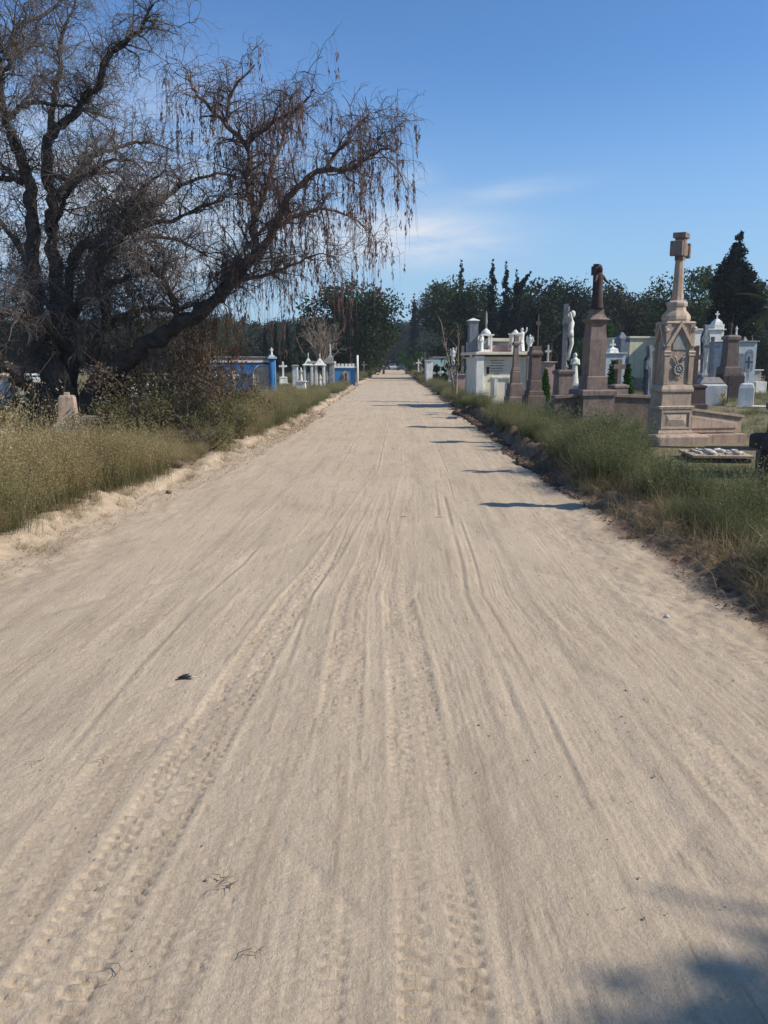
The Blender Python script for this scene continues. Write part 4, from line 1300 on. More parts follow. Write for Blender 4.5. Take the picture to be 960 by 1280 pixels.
def cross(g, h, w, t, c=(0, 0, 0), rz=0.0, arm=0.68, flare=0.0, d=None):
    """latin cross of height h, arm span w, bar thickness t"""
    d = d or t * .8
    z = h * arm
    hw, ht = w / 2, t / 2
    f = flare
    poly = [(-ht, 0), (ht, 0), (ht, z - ht), (hw - 1.4 * t * (f > 0), z - ht), (hw, z - ht - f), (hw, z + ht + f), (hw - 1.4 * t * (f > 0), z + ht), (ht, z + ht),
            (ht, h - 1.4 * t * (f > 0)), (ht + f, h), (-ht - f, h), (-ht, h - 1.4 * t * (f > 0)), (-ht, z + ht), (-hw + 1.4 * t * (f > 0), z + ht),
            (-hw, z + ht + f), (-hw, z - ht - f), (-hw + 1.4 * t * (f > 0), z - ht), (-ht, z - ht)]
    # build from three convex boxes or flared pieces
    def pl(pts):
        n = len(pts)
        vs = []
        for y in (-d / 2, d / 2):
            for x, zz in pts:
                vs.append(Matrix.Rotation(rz, 3, 'Z') @ Vector((x, y, zz)) + Vector(c))
        fs = [tuple(range(n)), tuple(range(2 * n - 1, n - 1, -1))] + [(k, n + k, n + (k + 1) % n, (k + 1) % n) for k in range(n)]
        g.add(vs, fs)
    pl(poly)
    return g


def pyr(z, h): return [(z, h), ]


# ---- the big tan monument with the carved gable, right of the road
def monument_tan():
    Y = 15.1
    m_ = mpp(Y + .32)
    zz = lambda py: at(850, py, Y).z
    cx = at(846, 500, Y).x
    root = thing('gabled_monument', 'tall tan stone monument with carved gable, wreath and column ending in a stone cross', 'monument', (cx, Y + 0.33, 0.0), R(9))
    W = 0.325
    G().sq([(-.1, W + .25), (zz(546), W + .25), (zz(543.5), W + .20), (zz(543), W + .05)]).build('plinth', 'tan', root, .012)
    z0 = zz(544)
    root.scale = (1.04, .78, 1)
    G().sq([(z0, W + .02), (zz(541), W + .02), (zz(538), W)]).build('base_moulding', 'tan_lt', root, .006)
    G().sq([(zz(538), W - .012), (zz(512), W - .012)]).build('die', 'tan', root, .006)
    fr = G()
    y_ = -(W - .012)
    zt, zb = zz(513.5), zz(537)
    fr.box((0, y_ - .012, zt - .02), (W - .03, .012, .02)); fr.box((0, y_ - .012, zb + .02), (W - .03, .012, .02))
    for s in (-1, 1): fr.box((s * (W - .05), y_ - .012, (zt + zb) / 2), (.02, .0115, (zt - zb) / 2 - .041))
    fr.build('panel_frame', 'tan_lt', root, .003)
    ppn = G(); a, b = .20, (zt - zb) / 2 - .075
    zc = (zt + zb) / 2
    ppn.add([(-a, y_ - .003, zc - b), (a, y_ - .003, zc - b), (a, y_ - .003, zc + b), (-a, y_ - .003, zc + b), (-a + .06, y_ - .03, zc), (a - .06, y_ - .03, zc)],
            [(0, 1, 5, 4), (1, 2, 5), (2, 3, 4, 5), (3, 0, 4)])
    ppn.build('raised_panel', 'tan_lt', root)
    G().sq([(zz(512), W + .015), (zz(508.5), W + .03), (zz(507.5), W - .01)]).build('cornice', 'tan_lt', root, .004)
    G().sq([(zz(507.5), W - .03), (zz(490), W - .04)]).build('upper_die', 'tan', root, .006)
    G().sq([(zz(490), W - .01), (zz(487), W - .005), (zz(483), W - .03), (zz(481), W - .045)]).build('upper_cornice', 'tan_lt', root, .004)
    w2 = W - .07
    G().sq([(zz(481), w2), (zz(405), w2 - .01)]).build('niche_body', 'tan', root, .006)
    # corner pilasters with capitals
    for sx in (-1, 1):
        for sy in (-1, 1):
            pil = G(); cap = G()
            pil.box((sx * (w2 - .015), sy * (w2 - .015), (zz(481) + zz(446)) / 2), (.05, .05, (zz(446) - zz(481)) / 2))
            pil.build('pilaster', 'tan', root, .004)
            pil = G(); pil.box((sx * (w2 - .02), sy * (w2 - .02), (zz(438) + zz(405)) / 2), (.045, .045, (zz(405) - zz(438)) / 2)); pil.build('upper_pilaster', 'tan', root, .004)
            cap.sq([(zz(446), .052), (zz(444), .068), (zz(442.5), .06), (zz(440), .075), (zz(438), .05)], (sx * (w2 - .015), sy * (w2 - .015), 0))
            cap.build('capital', 'tan_lt', root); cb = G()
            for k in range(5):
                cb.ball((sx * (w2 + .01) + random.uniform(-.03, .03), sy * (w2 + .02) + random.uniform(-.03, .03), zz(411) + random.uniform(-.03, .03)), .032, 5)
            cb.build('carved_leaf', 'tan_lt', root)
    # gables on the front and on the road side
    for k, nm in enumerate(('gable', 'gable', 'gable')):
        gb = G()
        ap = (0, zz(401)); ft = w2 + .03; zf = zz(433)
        for s in (-1, 1):
            gb.prism([(s * ft, zf), (s * (ft - .07), zf), (0, ap[1] - .10), (0, ap[1])], -w2 - .055, -w2 + .02)
        gb.build(nm, 'tan_lt', root, .004, None, (0, R(-90), R(90))[k])
        pn = G()
        pn.prism([(-.13, zz(437)), (.13, zz(437)), (.13, zz(430)), (0, zz(413)), (-.13, zz(430))], -w2 - .012, -w2 + .01)
        pn.build('gable_panel', 'grey', root, 0, None, (0, R(-90), R(90))[k])
    # carved wreath with a rosette and leaves
    wr = G()
    zc = zz(462)
    ring = [(math.cos(t) * .085, -w2 - .03, zc + math.sin(t) * .095) for t in np.linspace(0, 2 * math.pi, 17)]
    wr.tube(ring, .019, 6)
    for t in np.linspace(0, 2 * math.pi, 15)[:-1]:
        wr.ball((math.cos(t) * .088, -w2 - .042, zc + math.sin(t) * .1), .024, 5, (1, .7, 1))
    for t in np.linspace(0, 2 * math.pi, 6)[:-1]:
        wr.ball((math.cos(t) * .03, -w2 - .03, zc + math.sin(t) * .03), .026, 5, (1, .8, 1))
    for s in (-1, 1):
        wr.tube([(s * .02, -w2 - .03, zc - .10), (s * .05, -w2 - .035, zc - .14), (s * .085, -w2 - .025, zc - .15)], [.016, .014, .006], 5)
        wr.tube([(s * .03, -w2 - .02, zc + .11), (s * .07, -w2 - .03, zz(447)), (s * .12, -w2 - .02, zz(445))], [.018, .02, .01], 5)
    wr.build('wreath', 'grey', root)
    G().sq([(zz(405), w2 + .02), (zz(403), w2 + .035), (zz(401), w2 + .01)]).build('top_cornice', 'tan_lt', root, .004)
    G().lathe([(zz(401), .25), (zz(398), .27), (zz(394), .265), (zz(391), .235), (zz(387), .18), (zz(383), .165), (zz(381), .19), (zz(378), .2), (zz(376), .185), (zz(374), .12)],
              (0, 0, 0), 8, False).build('column_base', 'tan_lt', root, .008)
    G().lathe([(zz(374), .115), (zz(370), .105), (zz(322), .082)], (0, 0, 0), 8, False).build('column', 'tan', root, .006)
    cr = G()
    rz = R(52)
    zc = zz(309)
    # chunky cross head: arms with flared ends, facing the road
    def bx(c, hh):
        v = Matrix.Rotation(rz, 3, 'Z') @ Vector((c[0], c[1], 0)); cr.box((v.x, v.y, c[2]), hh, rz)
    bx((0, 0, zc), (.12, .10, .12))
    for s in (-1, 1):
        bx((s * .17, 0, zc), (.07, .085, .09)); bx((s * .26, 0, zc), (.045, .115, .135))
    bx((0, 0, zc + .16), (.09, .09, .07)); bx((0, 0, zc + .25), (.15, .12, .05))
    bx((0, 0, zc - .14), (.08, .08, .06))
    cr.build('cross', 'brown', root, .012)
    # low side walls, sloping down away from the monument
    for s, nm in ((1, 'side_wall'),):
        wl = G()
        x0, x1 = W - .02, 1.42
        zt0, zt1 = zz(514), zz(524)
        wl.prism([(x0, z0 + .02), (x1, z0 + .02), (x1, zt1), (x0, zt0)], -.13, .13)
        wall = wl.build('side_wall', 'tan', root, .005)
        G().prism([(x0 + .01, zt0), (x1 + .03, zt1), (x1 + .03, zt1 + .045), (x0 + .01, zt0 + .05)], -.17, .17).build('coping', 'tan_lt', wall, .005)
        G().prism([(x0 + .08, z0 + .10), (x1 - .10, z0 + .10), (x1 - .10, zt1 - .10), (x0 + .08, zt0 - .11)], -.155, -.125).build('wall_panel', 'tan_lt', wall, .012)
        G().box((.87, 0, (z0 - .1) / 2 + .0), (.60, .30, (z0 + .1) / 2 - .005)).build('footing', 'tan', wall, .01)
    return root


monument_tan()


def monument_pillar(px, Y, spec, name, label, m, rz=0.0, top=None, bevel=.008, cat='monument'):
    """square monument from a profile of (row, half width in px)"""
    base = at(px, 500, Y)
    k = mpp(Y)
    root = thing(name, label, cat, (base.x, Y, 0), rz)
    for nm, prof, mm in spec:
        g = G()
        g.sq([(max(at(px, r, Y).z, -0.1) if r < 900 else -0.1, w * k) for r, w in prof])
        g.build(nm, mm or m, root, bevel)
    return root


Y = 19.4
z_ = lambda py, Yy: at(500, py, Yy).z
r2 = monument_pillar(740, Y, [
    ('pedestal', [(999, 20.5), (494, 20.5)], None), ('pedestal_cap', [(494, 22.5), (488, 22.5), (486.5, 20.5)], None),
    ('die', [(486.5, 13.5), (471, 13.2), (469.5, 11.5)], None), ('shaft', [(469.5, 11.2), (425, 11), (415, 10), (404, 9.4)], None),
    ('capital', [(404, 10.5), (400, 13.5), (397, 9.5), (393, 7.5), (387, 7)], None)],
    'pillar_monument', 'brown tapered stone pillar carrying a dark cross with a carved robed figure', 'brown', R(9))
k = mpp(Y)
g = G(); cross(g, z_(330, Y) - z_(387, Y), .46, .15, (0, .07, z_(387, Y)), R(48), .84, .03, .13); g.build('cross', 'dark', r2, .01)
g = G(); robed(g, 1.0, (-.01, -.13, z_(387, Y)), 'open', False, R(25)); g.build('carved_figure', 'dark', r2)
for s, x1 in ((1, 1.75), (-1, -1.0)):
    a_, b_ = 20.5 * k * s, x1
    wl = G(); zt0, zt1 = z_(496, Y), z_(499 if s > 0 else 498, Y)
    wl.prism([(a_, -.1), (b_, -.1), (b_, zt1), (a_, zt0)], -.10, .10)
    wall = wl.build('side_wall', 'rose', r2, .006)
    G().prism([(a_ + s * .004, zt0), (b_, zt1), (b_, zt1 + .075), (a_ + s * .004, zt0 + .075)], -.16, .16).build('coping', 'brown', wall, .008)

# crucifix on a brown pedestal
Y = 23.0
r3 = monument_pillar(703, Y, [
    ('plinth', [(999, 17), (505, 17), (503, 14)], None), ('pedestal', [(503, 10.5), (498, 10), (468, 9.2)], None),
    ('pedestal_cap', [(468, 10.5), (464, 11), (462, 8)], 'rose')],
    'crucifix_monument', 'grey stone cross with a white crucified figure on a brown pedestal', 'brown', R(9))
zb = z_(462, Y)
H_ = z_(380, Y) - zb
g = G(); cross(g, H_, .95, .17, (0, 0, zb), R(72), .74, 0, .13); g.build('cross', 'grey', r3, .01)
fig = G()
rot = Matrix.Rotation(R(72), 3, 'Z')
def fp(x, y, z): return rot @ Vector((x * .88, y * .88, z * .86)) + Vector((0, 0, zb))
bz = .30
fig.tube([fp(0, -.12, bz), fp(.0, -.16, bz + .28), fp(.02, -.22, bz + .55), fp(0, -.18, bz + .85), fp(0, -.15, bz + .98), fp(0, -.17, bz + 1.22), fp(0, -.16, bz + 1.34), fp(0, -.18, bz + 1.40)],
         [.04, .045, .06, .075, .088, .10, .06, .035], 10)
fig.ball(tuple(fp(.02, -.22, bz + 1.50)), .085, 8, (.85, .9, 1.2))
for s in (-1, 1):
    fig.tube([fp(s * .08, -.16, bz + 1.30), fp(s * .26, -.13, bz + 1.42), fp(s * .43, -.10, bz + 1.52)], [.05, .04, .024], 7)
fig.lathe([(0, .10), (.10, .095), (.2, .085)], tuple(fp(0, -.16, bz + .76)), 10)
fig.build('crucified_figure', 'white', r3)
G().box(tuple(fp(0, -.08, bz + 1.66)), (.11, .02, .06), R(72)).build('scroll', 'white', r3, .005)

# dark pillar with a faint cross
Y = 24.5
r4 = monument_pillar(667, Y, [
    ('base', [(999, 11.5), (495, 11.5), (494, 11)], None), ('step', [(494, 9.5), (489, 9.5), (488, 8.5)], None), ('die', [(488, 7.8), (476, 7.5), (475, 6.8)], None),
    ('shaft', [(475, 6.4), (444, 6)], None), ('cap', [(444, 7.6), (441, 8), (438, 6), (433, 5.8)], None)],
    'dark_pillar_tomb', 'dark brown square pillar with thin dark cross, right of the white mausoleum', 'rose', R(9))
g = G(); cross(g, z_(393, Y) - z_(433, Y), .4, .11, (0.03, 0, z_(433, Y)), R(50), .72); g.build('cross', 'verydark', r4, .006)

# stepped obelisk in front of the mausoleum
Y = 25.5
r5 = monument_pillar(643, Y, [
    ('base', [(999, 10.5), (497, 10.5), (495, 9.5)], None), ('step', [(495, 9), (487, 9)], None), ('step', [(487, 8), (480, 8), (479, 6.8)], None),
    ('die', [(479, 5.6), (465, 5), (463, 4)], None), ('collar', [(463, 4.5), (459, 3.6)], None), ('obelisk', [(459, 3.5), (432, 2.6)], 'brown'),
    ('finial', [(432, 3.8), (429, 4.2), (427, 2.6), (420, 2.2), (418, .8)], 'brown')],
    'stepped_obelisk', 'slim brown obelisk on three stone steps in front of the white mausoleum', 'brown', R(9), bevel=.004)

# ---- the right edge monument: dark stepped blocks, its shaft runs out of the frame
Y = 8.0
edge = thing('edge_monument', 'dark brown stone block monument cut off by the right edge of the picture', 'monument', (4.50, Y + .28, 0), R(0))
G().sq([(-.1, .42), (.70, .42)], (0, 0, 0), .6).build('base', 'dark', edge, .01)
G().sq([(.70, .52), (.84, .52), (.86, .46)], (0, 0, 0), .6).build('slab', 'dark', edge, .012)
G().sq([(.86, .37), (1.16, .37), (1.20, .30)], (0, 0, 0), .6).build('die', 'dark', edge, .01)
G().sq([(1.20, .16), (2.05, .11)]).build('shaft', 'greyblue', edge, .01)
G().lathe([(2.05, .16), (2.1, .2), (2.16, .18), (2.22, .1)], (0, 0, 0), 12).build('capital', 'greyblue', edge)
g = G(); cross(g, .72, .44, .12, (0, 0, 2.22), R(30), .66, .03); g.build('cross', 'greyblue', edge, .008)

# two more cross monuments of the same row, just beyond the right edge: their shadows lie on the road
for (x, y, hh, lab) in ((5.75, 10.9, 4.0, 'tall brown cross monument beyond the right edge, nearest to the dark edge blocks'),
                        (7.5, 14.3, 5.0, 'tallest brown cross monument beyond the right edge, behind the sloping wall')):
    t_ = thing('cross_monument', lab, 'monument', (x, y, 0), R(-6), 'cross monuments beside the road')
    G().sq([(-.1, .42), (.35, .42), (.38, .34), (.95, .32), (.97, .36), (1.05, .36), (1.08, .26)]).build('pedestal', 'brown', t_, .01)
    G().sq([(1.08, .15), (hh - 1.15, .09), (hh - 1.1, .14), (hh - 1.0, .14), (hh - .95, .07)]).build('shaft', 'brown', t_, .008)
    g = G(); cross(g, .95, .56, .10, (0, 0, hh - .95), R(30), .62, .04); g.build('cross', 'dark', t_, .01)

# slab with white rubble
Y = 12.7
b = at(899, 565, Y)
sl = thing('rubble_slab', 'low grave slab strewn with broken white rubble in the right weeds', 'grave', (b.x, Y + .15, 0), R(-6))
zt = at(899, 569, Y - .2).z
G().box((0, 0, (zt - .1) / 2 - .03), (.44, .42, (zt + .1) / 2 - .03)).build('kerb', 'dark', sl, .01)
G().box((0, 0, zt - .02), (.47, .45, .022)).build('slab', 'tan', sl, .006)
rr_ = np.random.default_rng(3)
for i in range(26):
    s_ = rr_.uniform(.04, .085)
    o = link('rubble', lump_mesh('rubble', [(0, 0, 0)], [s_], 'rubble', 50 + i, .5), sl,
             (rr_.uniform(-.36, .42), rr_.uniform(-.3, .3), zt + s_ * .3))


# ------------------------------------------------------------------ mausoleums
def arch_poly(w, h0, h1, n=10):
    """arched outline: half width w, springing h0, top h1"""
    pts = [(-w, 0), (w, 0), (w, h0)]
    for i in range(1, n):
        a = math.pi * i / n
        pts.append((math.cos(a) * w, h0 + math.sin(a) * (h1 - h0)))
    pts.append((-w, h0))
    return pts


def white_mausoleum():
    Y = 29.0
    k = mpp(Y)
    zz = lambda r: at(600, r, Y).z
    x0 = at(598, 470, Y).x; x1 = at(664, 470, Y).x
    W = (x1 - x0) / 2
    root = thing('white_mausoleum', 'small white mausoleum with flat roof, columns, bell turrets and angel statues', 'mausoleum', ((x0 + x1) / 2, Y, 0), R(8))
    H = zz(443)
    G().box((0, 1.2, H / 2 - .08), (W - .12, 1.12, H / 2)).build('wall', 'cream', root, .01)
    G().box((0, .0, -.02), (W + .12, .35, .12)).build('floor_slab', 'grey', root, .01)
    for s in (-1, 1):
        g = G()
        g.box((s * W, .02, H / 2 - .02), (.10 if s > 0 else .14, .13, H / 2 - .03))
        g.build('column', 'white', root, .012)
        G().box((s * W, .02, H - .10), (.15, .17, .04)).build('capital', 'white', root, .006)
    G().box((-.02, .95, H + .035), (W + .17, 1.15, .05)).build('roof', 'cream', root, .012)
    # raised parapet and back block
    G().box((.0, 1.7, H + .28), (W - .02, .4, .2)).build('parapet', 'paleblue', root, .01)
    G().box((.28, 1.55, H + .545), (W - .45, .42, .06)).build('parapet_cap', 'cream', root, .01)
    a = G(); a.prism([(x * 1, z) for x, z in arch_poly(.17, .02, .2)], -.02, .03, (-W + .72, 1.29, H + .10)); a.build('lunette', 'opening_shade', root)  # solid panel on the parapet, the arch's inner shade put into its colour
    ring = [(-W + .72 + math.cos(t) * .2, 1.285, H + .12 + math.sin(t) * .2) for t in np.linspace(0, math.pi, 11)]
    G().tube(ring, .03, 6).build('arch_trim', 'white', root)
    G().box((.2, .85, H + .2), (.62, .05, .13)).build('name_plaque', 'pink', root, .006)
    # relief on the front wall: inscription and two little pilasters
    for i in range(6):
        w = (.26, .2, .26, .22, .24, .12)[i]
        o = G().box((-.28, .072, zz(450) - .012 - i * .095), (w, .004, .012)).build('inscription_line', 'text', root)
    G().box((-.05, .055, zz(472) + .0), (.42, .03, .035)).build('ledge', 'white', root, .006)
    for x in (-.32, .22):
        G().box((x, .055, zz(484)), (.055, .024, zz(473) - zz(484) - .004)).build('pilaster', 'white', root, .006)
    G().box((-.62, .065, zz(463)), (.05, .02, .13)).build('lantern', 'iron', root, .006)
    # square tower with a pyramid cap
    tw = G(); tw.box((-W - .02, .95, (zz(400) + H) / 2), (.16, .16, (zz(400) - H) / 2)); t = tw.build('corner_tower', 'greyblue', root, .008)
    G().sq([(zz(400), .2), (zz(399), .2), (zz(396), .01)], (-W - .02, .95, 0)).build('tower_cap', 'white', t)
    # open turrets with domes
    for (x, y, w, zt, nm) in ((-W + .42, .75, .2, zz(418), 'turret'), (W - .38, .75, .17, zz(416.5), 'turret')):
        tb = G()
        for sx in (-1, 1):
            for sy in (-1, 1):
                tb.box((x + sx * w * .82, y + sy * w * .82, (H + .1 + zt) / 2), (.035, .035, (zt - H - .1) / 2))
        tb.box((x, y, H + .13), (w, w, .05)); tb.box((x, y, zt), (w * 1.25, w * 1.25, .025))
        tt = tb.build(nm, 'white', root, .004)
        rd = w * .95 if x < 0 else w * .7
        G().lathe([(zt + .025, rd), (zt + rd * .5, rd * .92), (zt + rd * .9, rd * .62), (zt + rd * 1.15, .05), (zt + rd * 1.3, .03)], (x, y, 0), 14).build('dome', 'white', tt)
    sp = G(); sp.lathe([(zz(409), .045), (zz(405), .03), (zz(401), .055), (zz(398), .04), (zz(391), .035), (zz(387), .005)], (-W + .42, .75, 0), 8); sp.build('spire', 'grey', root)
    for (x, y, hh, rz, ar, wg, lab) in ((-W + .08, .05, zz(420) - H, R(20), 'fold', True, 'praying angel on the left column'), (W - .04, .05, zz(419) - H, R(-15), 'open', True, 'angel on the right column'),
                                        (W - .3, .25, (zz(424) - H), R(10), 'fold', False, 'smaller figure beside the right angel'), (W - .12, .75, zz(407) - H - .05, 0, 'up', False, 'figure on the right turret post')):
        g = G(); robed(g, hh * .95, (x, y, H + .08), ar, wg, rz)
        g.box((x, y, H + .09), (.12, .1, .03))
        o = g.build('statue', 'white', root); o['label'] = lab
    return root


white_mausoleum()


def blue_chapel():
    Y = 40.0
    zz = lambda r: at(330, r, Y).z
    xr_ = at(340, 470, Y).x; xl_ = at(262, 470, Y).x
    W = (xr_ - xl_) / 2
    root = thing('blue_chapel', 'bright blue tomb chapel with arched door, pink parapet and a statue on its column', 'chapel', ((xl_ + xr_) / 2, Y, 0), R(8))
    H = zz(452)
    G().box((0, 1.3, H / 2 - .05), (W - .05, 1.2, H / 2)).build('wall', 'blue', root, .01)
    G().box((-.05, 1.3, H + .0), (W - .02, 1.25, .045)).build('cornice', 'white', root, .006)
    G().box((-.05, 1.3, H + .12), (W - .06, 1.2, .075)).build('parapet', 'pink', root, .006)
    G().box((-.05, 1.3, H + .225), (W, 1.25, .03)).build('coping', 'grey', root, .006)
    dx = at(328.5, 470, Y).x - (xl_ + xr_) / 2
    a = G(); a.prism(arch_poly(.44, .62, 1.08), -.02, .05, (dx, .08, .38)); d = a.build('door', 'tan_lt', root)
    for i in range(5):
        G().box((dx - .28 + i * .14, .045, .78), (.012, .012, .40)).build('door_bar', 'grey', d)
    ring = [(dx + math.cos(t) * .5, .06, 1.0 + math.sin(t) * .52) for t in np.linspace(0, math.pi, 13)]
    ring = [(dx + .5, .06, .3)] + ring + [(dx - .5, .06, .3)]
    G().tube(ring, .045, 6).build('door_arch', 'paleblue', root)
    G().box((dx + .12, .07, H - .12), (.1, .04, .1)).build('wall_emblem', 'dark', root, .01)
    for (x, w, m) in ((W + .02, .17, 'blue'), (W + .13, .06, 'blue2')):
        G().lathe([(-.1, w), (.2, w), (H + .14, w * .92)], (x, -.04 if m == 'blue' else -.14, 0), 14).build('column', m, root)
    G().box((W + .02, -.04, H + .19), (.22, .22, .05)).build('column_cap', 'turq', root, .01)
    g = G(); robed(g, zz(435) - H - .25, (W, -.04, H + .3), 'open', False, R(20)); g.box((W, -.04, H + .26), (.13, .13, .06)); g.build('statue', 'white', root)
    g = G(); robed(g, .3, (-W + .35, -.1, .95), 'fold'); g.box((-W + .35, -.05, .93), (.1, .12, .03)); g.build('wall_statuette', 'white', root)


blue_chapel()


def tomb_box(name, label, px0, px1, Y, rtop, m, roof=None, cat='tomb', depth=1.6, rz=R(8), extras=(), rbase=None, capm='grey', rc=2.0):
    zz = lambda r: at((px0 + px1) / 2, r, Y).z
    x0, x1 = at(px0, 460, Y).x, at(px1, 460, Y).x
    W = (x1 - x0) / 2
    root = thing(name, label, cat, ((x0 + x1) / 2, Y, 0), rz)
    H = zz(rtop)
    hc = rc * mpp(Y)
    G().box((0, depth / 2, (H - hc) / 2 - .05), (W, depth / 2, (H - hc) / 2 + .05)).build('wall', m, root, .01)
    G().box((0, depth / 2, H - hc / 2 + .002), (W + .07, depth / 2 + .09, hc / 2)).build('roof', capm, root, .01)
    return root, W, H, zz


# small blue tomb with crenellated top and white pole, further up the left side
rt, W, H, zz = tomb_box('blue_tomb', 'small light blue tomb with a white battlement and a white corner pole', 417, 444, 54, 458.0, 'blue2', capm='white', cat='tomb')
for i in range(6):
    G().box((-W + .1 + i * (2 * W - .2) / 5, .0, H + .09), (.09, .08, .09)).build('merlon', 'white', rt)
G().tube([(W + .15, -.1, -.1), (W + .15, -.1, zz(444))], .07, 8).build('corner_pole', 'white', rt)
G().prism(arch_poly(.22, .5, .8), -.03, .02, (0.05, 0, .3)).build('niche', 'tan', rt)
g = G(); robed(g, .62, (.1, -.12, .42), 'fold'); g.build('statuette', 'dark', rt)
G().box((-W - .16, .3, H / 2), (.14, .3, H / 2)).build('side_pier', 'blue', rt)

# grey open kiosk tomb with a cross tower
Y = 50
zz = lambda r: at(400, r, Y).z
bx_ = at(402, 460, Y).x
kt = thing('kiosk_tomb', 'grey stone canopy tomb on square posts with a small white cross shrine under it', 'tomb', (bx_, Y, 0))
W = 14 * mpp(Y)
for (x, y) in ((-W + .1, 0), (W - .1, 0), (-W + .1, 1.2), (W - .1, 1.2), (.15, .9)):
    G().box((x, y, zz(454) / 2), (.13 if x < .5 else .12, .12, zz(454) / 2)).build('post', 'grey', kt, .01)
G().box((0, .6, zz(453)), (W + .12, .85, .07)).build('canopy', 'tan_lt', kt, .01)
G().sq([(zz(451.5), .18), (zz(447), .16), (zz(443), .07)], (W - .15, .1, 0)).build('cross_base', 'grey', kt)
G().box((W - .15, .1, zz(438)), (.035, .035, .38)).build('cross_shaft', 'white', kt)

for (px, Y, rt_, rb, lab, mm) in ((400, 47, 442, 468, 'little white shrine with a tall thin cross in front of the grey canopy tomb', 'white'),
                                  (385.5, 50, 441, 466, 'white bell shaped shrine with pointed spire left of the grey canopy tomb', 'white')):
    zz = lambda r: at(px, r, Y).z
    b = at(px, 460, Y)
    t_ = thing('shrine', lab, 'shrine', (b.x, Y, 0))
    zb = zz(457)
    g = G()
    for sx in (-1, 1):
        for sy in (-1, 1): g.box((sx * .22, sy * .22, zb / 2), (.06, .06, zb / 2))
    g.box((0, 0, .12), (.3, .3, .14)); g.build('posts', mm, t_, .006)
    G().sq([(zb, .34), (zb + .05, .34), (zb + .12, .22), (zb + .3, .12), (zz(448), .05)]).build('roof', mm, t_)
    G().tube([(0, 0, zz(448) - .02), (0, 0, zz(rt_))], [.03, .02], 6).build('spire', mm, t_)
    g = G(); robed(g, .7, (0, 0, .26), 'fold'); g.build('statue', 'white', t_)

# statues and posts between the two blue tombs
for (px, Y, rt_, hb, lab, w_) in ((376, 44, 459, .55, 'white standing statue on a block just right of the blue chapel', .5),
                                  (369, 47, 456, 1.2, 'white square post left of the standing statue', 0)):
    zz = lambda r: at(px, r, Y).z
    b = at(px, 460, Y)
    H = zz(rt_)
    if w_:
        t_ = thing('statue', lab, 'statue', (b.x, Y, 0))
        G().sq([(-.1, .28), (hb, .24), (hb + .03, .3), (hb + .09, .3)]).build('pedestal', 'white', t_, .01)
        g = G(); robed(g, H - hb - .09, (0, 0, hb + .09), 'fold', False, R(-20)); g.build('figure', 'white', t_)
    else:
        t_ = thing('gate_post', lab, 'post', (b.x, Y, 0))
        G().sq([(-.1, .17), (H - .1, .15)]).build('post', 'white', t_, .01)
        G().sq([(H - .1, .2), (H - .04, .2), (H, .1)]).build('post_cap', 'grey', t_)


# table-driven crosses, statues and pillars
def small_cross(px, Y, rtop, hped, wped, mped, mcr, label, arm=.5, t=.09, rz=0.0, group=None, flare=0.0, name='grave_cross', z0=None):
    b = at(px, 470, Y)
    H = at(px, rtop, Y).z
    root = thing(name, label, 'cross', (b.x, Y, 0), rz, group)
    G().sq([(-.12, wped * 1.18), (hped * .25, wped * 1.18), (hped * .3, wped), (hped * .85, wped * .94), (hped * .88, wped * 1.05), (hped * .95, wped * 1.05), (hped, wped * .6)]).build('pedestal', mped, root, .008)
    g = G(); cross(g, H - hped, arm, t, (0, 0, hped), 0, .70, flare); g.build('cross', mcr, root, .006)
    return root


def statue_on(px, Y, rtop, hped, wped, mped, mst, label, arms='fold', wings=False, rz=0.0, fh=None, name='statue'):
    b = at(px, 470, Y)
    H = at(px, rtop, Y).z
    root = thing(name, label, 'statue', (b.x, Y, 0), rz)
    G().sq([(-.12, wped * 1.2), (hped * .15, wped * 1.2), (hped * .2, wped), (hped * .9, wped * .92), (hped * .93, wped * 1.12), (hped, wped * 1.12)]).build('pedestal', mped, root, .008)
    g = G(); robed(g, H - hped, (0, 0, hped), arms, wings); g.build('figure', mst, root)
    return root


# big white cross on a broad battered block
Y = 30.0
zz = lambda r: at(887, r, Y).z
b = at(886, 490, Y)
t_ = thing('block_cross', 'plain grey white cross standing on a broad white block with red banded top', 'cross', (b.x, Y, 0), R(-8))
k = mpp(Y)
G().sq([(-.12, 17.5 * k), (zz(482), 17 * k), (zz(480), 16 * k)]).build('block', 'white', t_, .015)
G().sq([(zz(480), 15.5 * k), (zz(473), 10.5 * k)]).build('sloping_top', 'grey', t_, .006)
G().sq([(zz(479) + .0, 15 * k + .01), (zz(478.4), 15 * k)]).build('red_band', 'pink', t_)
G().sq([(zz(473), 10.5 * k), (zz(471.5), 9 * k)]).build('top_step', 'pink', t_)
g = G(); cross(g, zz(421) - zz(471.5), 17.5 * k, 4.0 * k, (0, 0, zz(471.5)), 0, .765); g.build('cross', 'greyblue', t_, .006)  # whole cross in blue grey: its shaded side's tone is put into the colour

